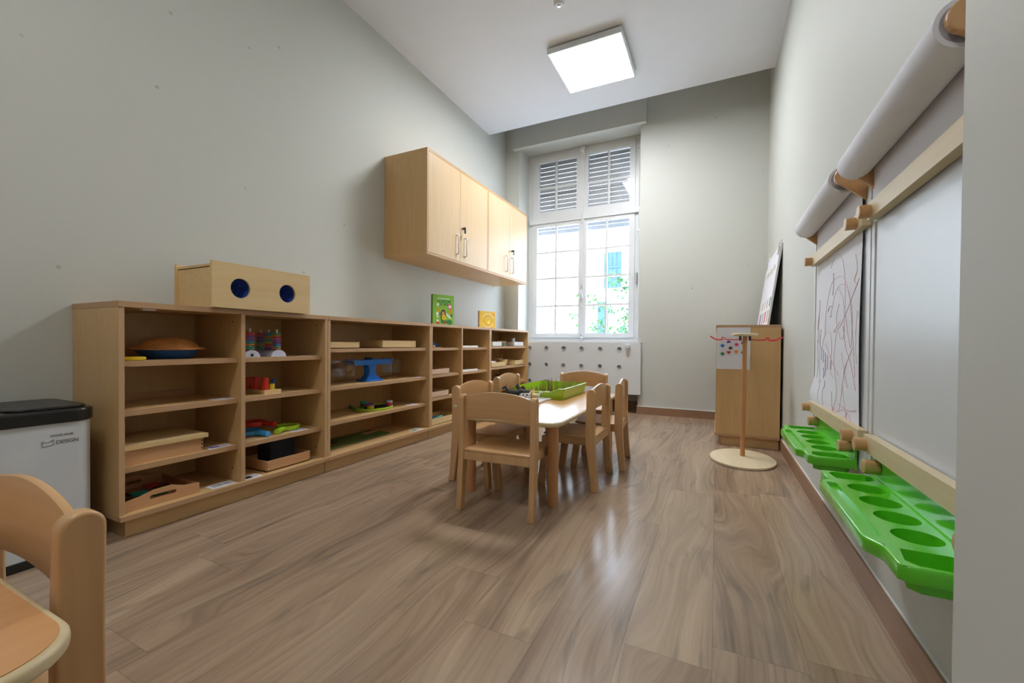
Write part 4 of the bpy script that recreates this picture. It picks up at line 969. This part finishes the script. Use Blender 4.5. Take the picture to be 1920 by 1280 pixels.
t = thing('mortar_bowl', 'round wooden bowl with a leaning stick on the far unit second shelf', 'bowl', (-2.46, 4.80, z)); MB().lathe([(0, .001), (.045, .001), (.058, .03), (.062, .078), (.056, .078), (.052, .03), (.038, .008), (0, .008)], (-2.46, 4.80, z), 28).obj('bowl', 'traypine', t)
MB().cyl((-2.46, 4.83, z + .012), (-2.45, 4.745, z + .150), .0055, 10).obj('stick', 'traywood', t)
t = thing('spool_cup', 'small wooden cup behind the right beech box', 'cup', (-2.60, 4.95, z)); MB().lathe([(0, .001), (.045, .001), (.05, .085), (.045, .085), (.04, .01), (0, .01)], (-2.60, 4.95, z), 24).obj('cup', 'disk', t)
z = Z4[2]
open_box('wooden_box', 'beech box full of thin sticks on the far unit third shelf', 'box', -2.56, -2.345, 4.30, 4.85, z, .060, 'traywood')
mb = MB(); rnd = random.Random(11)
for i in range(60):
    x, y = rnd.uniform(-2.53, -2.38), rnd.uniform(4.33, 4.82); mb.tube([(x, y, z + .007), (x + rnd.uniform(-.01, .01), y + rnd.uniform(-.012, .012), z + rnd.uniform(.085, .12))], .0022, 5)
tag(mb.obj('thin_sticks', 'brown'), 'thin dark sticks standing in the beech box on the third shelf', 'sticks', kind='stuff')

# ------------------------------------------------------------------ things on / by the right unit
ps = thing('colour_poster', 'white poster with coloured splat cards on the end of the right shelf unit', 'poster', (.128, 4.06, .66))
mb = MB().box(.003, .257, 4.0585, 4.0605, .660, 1.016); mb.obj('sheet', 'paper', ps)
def splat(mb, x, z, r, y):
    n = 18; mb.faces([(x + r * (1 if i % 2 == 0 else .48) * (1 + .2 * math.sin(i * 2.3)) * math.cos(2 * PI * i / n), y, z + r * (1 if i % 2 == 0 else .48) * math.sin(2 * PI * i / n)) for i in range(n)] + [(x, y, z)], [(i, (i + 1) % n, n) for i in range(n)])
cards = [(.048, .870, 0, 'bluepl'), (.095, .900, .0, 'purple'), (.108, .850, -.15, 'brown'), (.155, .880, 0, 'pink'), (.205, .895, .0, 'black'), (.050, .800, .12, 'dkgreen2'), (.098, .815, .15, 'red'), (.153, .820, 0, 'orange'), (.205, .815, 0, 'brown')]
for i, (x, zz, ro, c_) in enumerate(cards):
    mb = MB(); yb_ = 4.0583 - .0006 * (i % 3 + 1); mb.mi = 1; w2, h2 = .0225, .035
    mb.box(x - w2, x + w2, yb_, yb_ + .0004, zz - h2, zz + h2); mb.mi = 0; mb.box(x - w2 + .0016, x + w2 - .0016, yb_ - .0002, yb_, zz - h2 + .0016, zz + h2 - .0016)
    mb.mi = 1; mb.box(x - w2, x + w2, yb_ - .0003, yb_ - .0002, zz + h2 * .42, zz + h2 * .47); mb.box(x - .008, x + .008, yb_ - .0004, yb_ - .0002, zz + h2 * .66, zz + h2 * .74)
    mb.mi = 2; splat(mb, x, zz - .010, .0225, yb_ - .0005)
    c = Vector((x, 0, zz)); mb.bm.transform(Matrix.Translation(c) @ Matrix.Rotation(ro, 4, 'Y') @ Matrix.Translation(-c))
    mb.obj('splat_card', ['paper', 'crayon_grey', c_], ps)
lbd = thing('leaning_board', 'white picture board leaning on the right wall atop the shelf unit', 'board', (.44, 4.75, 1.037))
th = math.atan2(.485 - .392, .69); yA, yB = 4.20, 5.25; hh = .70
Lm = Matrix.Translation((.388, 0, 1.0385)) @ Matrix.Rotation(th, 4, 'Y')
def lp(mb, nm, mat):
    mb.bm.transform(Lm); return mb.obj(nm, mat, lbd)
lp(MB().box(.0, .014, yA, yB, 0, hh, .001), 'panel', 'paper'); lp(MB().box(-.001, .015, yA - .006, yA, 0, hh, .001), 'edge_strip', 'alu')
def sq(nm, u0, u1, v0, v1, mat): lp(MB().box(-.0008, 0, u0, u1, v0, v1), nm, mat)
for k in range(9): sq('printed_letter', yA + .12 + k * .085, yA + .18 + k * .085, .50 + .01 * math.sin(k * 2), .545 + .01 * math.sin(k * 2), 'crayon_grey' if k % 2 else 'crayon_ochre')
for k in range(4): sq('picture', yA + .06 + k * .22, yA + .18 + k * .22, .03, .14, ['crayon_grey', 'crayon_red', 'crayon_grey', 'crayon_violet'][k]); sq('picture', yA + .05 + k * .22, yA + .13 + k * .22, .17, .25, ['dkgreen2', 'crayon_grey', 'crayon_ochre', 'crayon_grey'][k])
for yy_ in (yA + .06, yB - .12): lp(MB().tube([(-.004, yy_, hh - .09), (-.006, yy_, hh + .01), (.008, yy_, hh + .045)], .004, 6), 'hanging_hook', 'steel')
lp(MB().box(-.004, 0, yA + .02, yA + .10, hh - .06, hh - .02, .001), 'clip', 'steel')

cr_ = thing('hanging_rack', 'wooden floor stand with oval base and red wire hooks', 'stand', (.185, 3.63, 0))
MB().lathe([(0, 0), (.215, 0), (.220, .004), (.220, .017), (.216, .020), (0, .020)], (.185, 3.61, 0), 64, sx=1, sy=1.32).obj('base', 'disk', cr_)
MB().cyl((.190, 3.66, .020), (.196, 3.66, .935), .0165, 24).obj('pole', 'beechD', cr_)
MB().lathe([(0, .935), (.085, .935), (.088, .939), (.088, .951), (.084, .954), (0, .954)], (.196, 3.66, 0), 40, sx=1, sy=1.3).obj('top_disc', 'disk', cr_)
c0 = Vector((.196, 3.66, 0))
for (sg, dy, zz) in ((-1, -.05, 0), (-1, .06, .006), (1, -.05, 0), (1, .06, .008)):
    l = .235
    pts = [(0.03, 0, .912), (.06, 0, .908), (.10, 0, .906), (.13, 0, .908), (.142, 0, .922), (.155, 0, .926), (.162, 0, .918), (.148, 0, .908), (.175, 0, .905), (.20, 0, .908), (.218, 0, .918), (.24, 0, .932)]
    path = [c0 + Vector((sg * p[0], dy * (.3 + 2.2 * p[0]), p[2] + zz * (p[0] / .24) - (.008 if sg > 0 else 0) * (p[0] / .24))) for p in pts]
    MB().tube([tuple(p) for p in path], .0033, 8).obj('wire_hook', 'redwire', cr_)
for a in range(4):
    v = c0 + Vector((.045 * math.cos(a * PI / 2 + .6), .05 * math.sin(a * PI / 2 + .6), 0)); MB().cyl((v.x, v.y, .900), (v.x, v.y, .935), .005, 10).obj('peg', 'brown', cr_)

# ------------------------------------------------------------------ wall easels
XB = R - .010
def easel(label, yc, hl, arms, tb0, tb1, tray_c, group='wall easels on the right wall', full_paper=False):
    t = thing('wall_easel', label, 'easel', (R, yc, .41), 0, group)
    ya, yb = yc - hl, yc + hl
    MB().box(XB, R, ya + .028, yb - .028, .413, 1.475).obj('board', 'board', t)
    for a, c in ((ya, ya + .028), (yb - .028, yb)): MB().box(XB - .004, R, a, c, .41, 1.48, .002).obj('frame_upright', 'alu', t)
    # roll arms
    y0a, y1a = arms; zr, xr_ = 1.495, .425
    for y in arms:
        mb = MB(); tip = [(xr_ - .030 * math.cos(a) * 1.0 , zr + .030 * math.sin(a)) for a in [(-70 + i * 20) * PI / 180 for i in range(10)]]
        tip = [(xr_ - .008 - .030 * math.cos(a), zr + .032 * math.sin(a)) for a in [(-75 + i * 17) * PI / 180 for i in range(11)]]
        poly = tip + [(XB, 1.527), (XB, 1.400)]
        mb.prism(poly, 'Y', y - .009, y + .009, .003, 2); mb.obj('roll_arm', 'beech', t)
    # bars
    for zz, kn in ((1.318, 1), (.545, 1)):
        bar = MB().box(XB - .034, XB - .006, tb0, tb1, zz - .028, zz + .028, .002).obj('clamp_bar', 'ply', t)
        for y in (tb0 + .070, tb1 - .024):
            MB().lathe([(0, -.032), (.020, -.032), (.022, -.030), (.022, 0)], (XB - .034, y, zz - .004), 24, axis='X').obj('knob', 'beechX', bar)
    return t
eF = easel('far wall easel with a child drawing clamped under its paper roll', 2.345, .468, (1.945, 2.745), 1.862, 2.74, 2.34)
eN = easel('near wall easel with a bare whiteboard, cut off by the entry wall', 1.400, .462, (1.095, 1.835), .96, 1.797, 1.42)
def paper_roll(label, y0_, y1_):
    t = thing('paper_roll', label, 'paper roll', (.425, (y0_ + y1_) / 2, 1.44), 0, 'paper rolls on the wall easels')
    mb = MB(); mb.lathe([(.041, y0_), (.050, y0_), (.0503, y0_ + .001), (.0503, y1_ - .001), (.050, y1_), (.041, y1_)], (.425, 0, 1.495), 48, axis='Y')
    mb.obj('roll', 'paper', t)
    MB().lathe([(.0165, y0_ + .003), (.041, y0_), (.041, y1_), (.0165, y1_ - .003)], (.425, 0, 1.495), 32, axis='Y').obj('core', 'crayon_grey', t)  # shadow at the roll ends is put into the core's grey
    return t
p1 = paper_roll('white paper roll of the far wall easel', 1.975, 2.725); p2 = paper_roll('white paper roll of the near wall easel, cut off by the entry wall', 1.112, 1.840)
for rl, (a, c) in ((eF, (1.945, 2.745)), (eN, (1.095, 1.855))): MB().cyl((.425, a - .008, 1.495), (.425, c + .008, 1.495), .0145, 16).obj('roll_rod', 'beechX', rl)
def sheet(label, name, y0_, y1_, zb, curl):
    mb = MB(); path = []
    for i in range(7): a = -.35 * PI * (1 - i / 6); 
    path = [(.475, 1.487), (.4745, 1.46), (.4755, 1.40), (.4785, 1.34), (.4792, 1.29)]
    n = 26
    z0_, z1_ = 1.29, zb
    if zb < 1.2:
        for i in range(1, n + 1): path.append((None, z0_ + (z1_ - z0_) * i / n))
    ny = 16; vs = []; 
    for k, (x, z_) in enumerate(path):
        for j in range(ny + 1):
            u = j / ny; y = y0_ + (y1_ - y0_) * u
            if x is None:
                f_ = (z0_ - z_) / (z0_ - z1_); bulge = curl * math.exp(-((f_ - .86) / .085) ** 2) * u ** 2.5 + .004 * math.sin(f_ * PI) * (1 + .6 * math.sin(u * 7 + f_ * 3)) ; xx_ = .4792 - bulge; y += curl * .55 * math.exp(-((f_ - .85) / .08) ** 2) * (u ** 3)
            else: xx_ = x
            vs.append((xx_, y, z_))
    fs = [(k * (ny + 1) + j, k * (ny + 1) + j + 1, (k + 1) * (ny + 1) + j + 1, (k + 1) * (ny + 1) + j) for k in range(len(path) - 1) for j in range(ny)]
    mb.faces(vs, fs, True)
    bmesh.ops.recalc_face_normals(mb.bm, faces=mb.bm.faces[:]); bmesh.ops.solidify(mb.bm, geom=mb.bm.faces[:], thickness=.0006)
    return mb
mb = sheet('', '', 1.955, 2.715, .50, .024); dr = thing('drawing_sheet', 'white paper sheet with red and violet crayon scribbles on the far easel', 'drawing', (.48, 2.35, .5)); sh = mb.obj('sheet', 'paper', dr)
mb = sheet('', '', 1.13, 1.825, 1.30, 0); tag(mb.obj('paper_sheet', 'paper'), 'short white paper strip hanging from the near roll to its clamp bar', 'paper')
# scribbles: strokes on the sheet, (u across from near end 0..1, v height)
mb = MB()
def SP(u, v):
    y = 1.955 + .76 * u; f_ = (1.29 - v) / .79; x = .4792 - (.024 * math.exp(-((f_ - .86) / .085) ** 2) * u ** 2.5 + .004 * math.sin(f_ * PI) * (1 + .6 * math.sin(u * 7 + f_ * 3)))
    return (x - .0014, y, v)
def stroke(pts, mi, w_=.0016, sub=8):
    out = []; P = pts
    for i in range(len(P) - 1):
        p0 = P[max(i - 1, 0)]; p1_ = P[i]; p2_ = P[i + 1]; p3 = P[min(i + 2, len(P) - 1)]
        for k in range(sub):
            t_ = k / sub; out.append(tuple(.5 * ((2 * p1_[d]) + (-p0[d] + p2_[d]) * t_ + (2 * p0[d] - 5 * p1_[d] + 4 * p2_[d] - p3[d]) * t_ ** 2 + (-p0[d] + 3 * p1_[d] - 3 * p2_[d] + p3[d]) * t_ ** 3) for d in (0, 1)))
    out.append(P[-1]); mb.mi = mi; mb.tube([SP(*q) for q in out], w_ * .42, 4)
# u: 0 = near end (right in the photo), 1 = far end (left)
stroke([(.62, 1.23), (.50, 1.275), (.36, 1.24), (.28, 1.14), (.25, 1.0), (.14, .86), (.12, 1.0), (.22, 1.10), (.36, 1.13), (.50, 1.10), (.60, 1.0)], 1)
stroke([(.72, .92), (.70, 1.05), (.60, 1.15), (.45, 1.17), (.3, 1.15), (.17, 1.05), (.10, .9), (.06, .75)], 1)
stroke([(.38, .97), (.52, .93), (.38, .95), (.20, 1.02), (.02, 1.12)], 0)
stroke([(.42, 1.12), (.30, 1.05), (.28, .92), (.36, .90), (.46, .98), (.40, 1.05)], 1)
stroke([(.45, .93), (.5, .80), (.42, .66), (.48, .58), (.36, .60), (.30, .72), (.22, .80)], 1)
stroke([(.30, .95), (.24, .86), (.14, .80), (.05, .70)], 0); stroke([(.34, .84), (.20, .70), (.28, .76), (.10, .86)], 1)
stroke([(.80, .84), (.72, .92), (.60, .93), (.55, .86), (.58, .76), (.50, .72)], 1); stroke([(.70, .88), (.55, .80), (.40, .74)], 0)
stroke([(.40, .62), (.20, .61), (.04, .625)], 0, .002); stroke([(.55, .60), (.40, .585), (.25, .605), (.10, .56)], 0)
stroke([(.50, .60), (.44, .53), (.34, .55), (.20, .60)], 1); stroke([(.18, .57), (.15, .535), (.16, .515), (.12, .53), (.13, .51)], 0, .003); stroke([(.22, .60), (.20, .53), (.22, .50)], 1)
stroke([(.30, .70), (.26, .62), (.20, .56)], 1); stroke([(.92, .90), (.90, .78), (.93, .70)], 5); stroke([(.82, .95), (.85, .80), (.83, .68)], 5)
for k in range(4): stroke([(.80 - k * .05, .86 - k * .012), (.79 - k * .05, .83 - k * .012), (.80 - k * .05, .80 - k * .015)], 2, .0024)
stroke([(.70, .80), (.69, .76), (.70, .72)], 2, .003); stroke([(.74, .76), (.73, .73), (.74, .71)], 2, .003); stroke([(.70, .70), (.69, .68), (.70, .66)], 2, .003); stroke([(.56, .80), (.56, .76)], 2, .002)
stroke([(.66, 1.03), (.63, 1.05), (.56, 1.05)], 2, .003); stroke([(.60, 1.0), (.58, 1.005)], 2, .003)
stroke([(.88, 1.10), (.89, 1.0), (.90, .95)], 3, .002); stroke([(.88, 1.05), (.91, .98), (.90, .88)], 3, .002); stroke([(.86, .95), (.84, .85)], 3)
stroke([(.55, 1.20), (.54, 1.14), (.56, 1.10)], 3, .003); stroke([(.10, 1.22), (.06, 1.16), (.10, 1.12), (.04, 1.10)], 4, .002); stroke([(.80, .70), (.82, .60), (.80, .56)], 4, .002)
stroke([(.52, .66), (.50, .58), (.55, .55)], 4, .002); stroke([(.72, .66), (.70, .58)], 5); stroke([(.03, 1.0), (.05, .9), (.03, .8)], 4, .0015)
mb.obj('crayon_scribbles', ['crayon_red', 'crayon_pink', 'crayon_violet', 'crayon_brown', 'crayon_ochre', 'crayon_grey'], sh)

def paint_tray(label, yc):
    t = thing('paint_tray', label, 'tray', (.42, yc, .44), 0, 'green paint trays on the right wall')
    z0 = .440; hl = .352
    mb = MB(); PT = lambda y, x: (x, y, z0)
    def bowl(loop, depth, taper=.88, floor_=True):
        n = len(loop); cu = sum(p[0] for p in loop) / n; cv = sum(p[1] for p in loop) / n
        r1 = [(p[0], p[1], z0 - .003) for p in loop]
        low = [(cu + (p[0] - cu) * taper, cv + (p[1] - cv) * taper) for p in loop]
        vs = [(q[1], q[0], z0) for q in loop] + [(q[1], q[0], z0 - depth) for q in low]
        mb.faces(vs, [(i, (i + 1) % n, (i + 1) % n + n, i + n) for i in range(n)] + [tuple(range(n, 2 * n))], True)
        # outside of the bowl
        out = [(cu + (p[0] - cu) * (taper + .06), cv + (p[1] - cv) * (taper + .06)) for p in loop]
        o2 = [(cu + (p[0] - cu) * 1.04, cv + (p[1] - cv) * 1.04) for p in loop]
        vs = [(q[1], q[0], z0 - .012) for q in o2] + [(q[1], q[0], z0 - depth - .003) for q in out]
        mb.faces(vs, [(i, i + n, (i + 1) % n + n, (i + 1) % n) for i in range(n)] + [tuple(range(2 * n - 1, n - 1, -1))], True)
    def cell(rect, loop, depth, taper=.88):
        mb.cell(rect, loop, PT); bowl(loop, depth, taper)
    bf = .334; pf = .304; bk = .468           # front of the bins, of the pen shelf, back of the cells
    def binloop(s):    # end bin, chamfered corners
        a, c = (yc + s * .262, yc + s * (hl - .012)); lo, hi = min(a, c), max(a, c)
        if s > 0: pts = [(lo, bf + .022), (hi - .018, bf + .012), (hi, bf + .030), (hi, bk - .02), (hi - .012, bk - .004), (lo + .03, bk - .004), (lo, bk - .03)]
        else: pts = [(lo + .018, bf + .012), (hi, bf + .022), (hi, bk - .03), (hi - .03, bk - .004), (lo + .012, bk - .004), (lo, bk - .02), (lo, bf + .030)]
        # densify
        out = []
        for i in range(len(pts)):
            p, q = pts[i], pts[(i + 1) % len(pts)]
            for k in range(4): out.append((p[0] + (q[0] - p[0]) * k / 4, p[1] + (q[1] - p[1]) * k / 4))
        return out
    cell((yc + .25, yc + hl - .004, bf, bk), binloop(1), .052, .88); cell((yc - hl + .004, yc - .25, bf, bk), binloop(-1), .052, .88)
    for k in range(4):
        cyy = yc + (k - 1.5) * .118; e0 = yc - .25 + k * .125
        cell((e0, e0 + .125, .352, bk), circ(cyy, .412, .0455, 36), .050, .92)
    gl = rr2(yc - .205, yc + .205, pf + .014, .344, .008, 4)
    gl = [(p[0], p[1]) for p in gl]
    cell((yc - .215, yc + .215, pf + .004, .352), gl, .011, .985)
    # links between pen shelf and bins
    mb.faces([(.352, yc + .215, z0), (.352, yc + .25, z0), (bf, yc + .25, z0), (bf + .008, yc + .246, z0), (pf + .012, yc + .230, z0), (pf + .004, yc + .215, z0)], [(0, 1, 2, 3, 4, 5)])
    mb.faces([(.352, yc - .215, z0), (.352, yc - .25, z0), (bf - .005, yc - .25, z0), (pf + .008, yc - .225, z0), (pf + .004, yc - .215, z0)], [(0, 1, 2, 3, 4)])
    mb.faces([(bk, yc - hl + .004, z0), (bk, yc + hl - .004, z0), (XB - .008, yc + hl - .004, z0 + .004), (XB - .008, yc - hl + .004, z0 + .004)], [(0, 1, 2, 3)])
    # rounded skirt
    ol = [(XB - .008, yc + hl - .004), (bf + .016, yc + hl - .004), (bf, yc + hl - .018), (bf, yc + .260), (bf + .008, yc + .246), (pf + .012, yc + .230), (pf + .004, yc + .215), (pf + .004, yc - .215), (pf + .008, yc - .225), (bf - .005, yc - .250), (bf, yc - .264), (bf, yc - hl + .018), (bf + .016, yc - hl + .004), (XB - .008, yc - hl + .004)]
    n = len(ol); cxm, cym = .42, yc
    def off(p, d):
        vx, vy = p[0] - cxm, p[1] - cym
        return (p[0] - (d if p[0] < .40 else 0), p[1] + (d if vy > .22 else -d if vy < -.22 else 0))
    lv = []
    for d, dz in ((0, 0), (.0017, -.0004), (.0032, -.0018), (.0042, -.004), (.0046, -.008), (.0046, -.031), (.0035, -.033), (.001, -.034)): lv.append([(*off(p, d), z0 + dz) for p in ol])
    vs = [p for l in lv for p in l]
    mb.faces(vs, [(k * n + i, k * n + i + 1, (k + 1) * n + i + 1, (k + 1) * n + i) for k in range(7) for i in range(n - 1)], True)
    bmesh.ops.recalc_face_normals(mb.bm, faces=mb.bm.faces[:])
    mb.obj('trough', 'green', t)
    mb = MB(); mb.box(XB - .012, XB - .005, yc - hl, yc + hl, z0 - .038, z0 + .07, .002)
    mb.obj('back_plate', 'green', t)
    for s in (-1, 1):
        y = yc + s * (hl - .055)
        MB().lathe([(0, -.040), (.021, -.040), (.023, -.038), (.023, 0)], (XB - .013, y, z0 + .040), 24, axis='X').obj('knob', 'beechX', t)
    return t
paint_tray('green plastic paint tray below the child drawing', 2.333)
paint_tray('large green plastic paint tray below the bare whiteboard, nearest the viewer', 1.425)

# remove working marks
for o in bpy.data.objects:
    if '_local' in o: del o['_local']
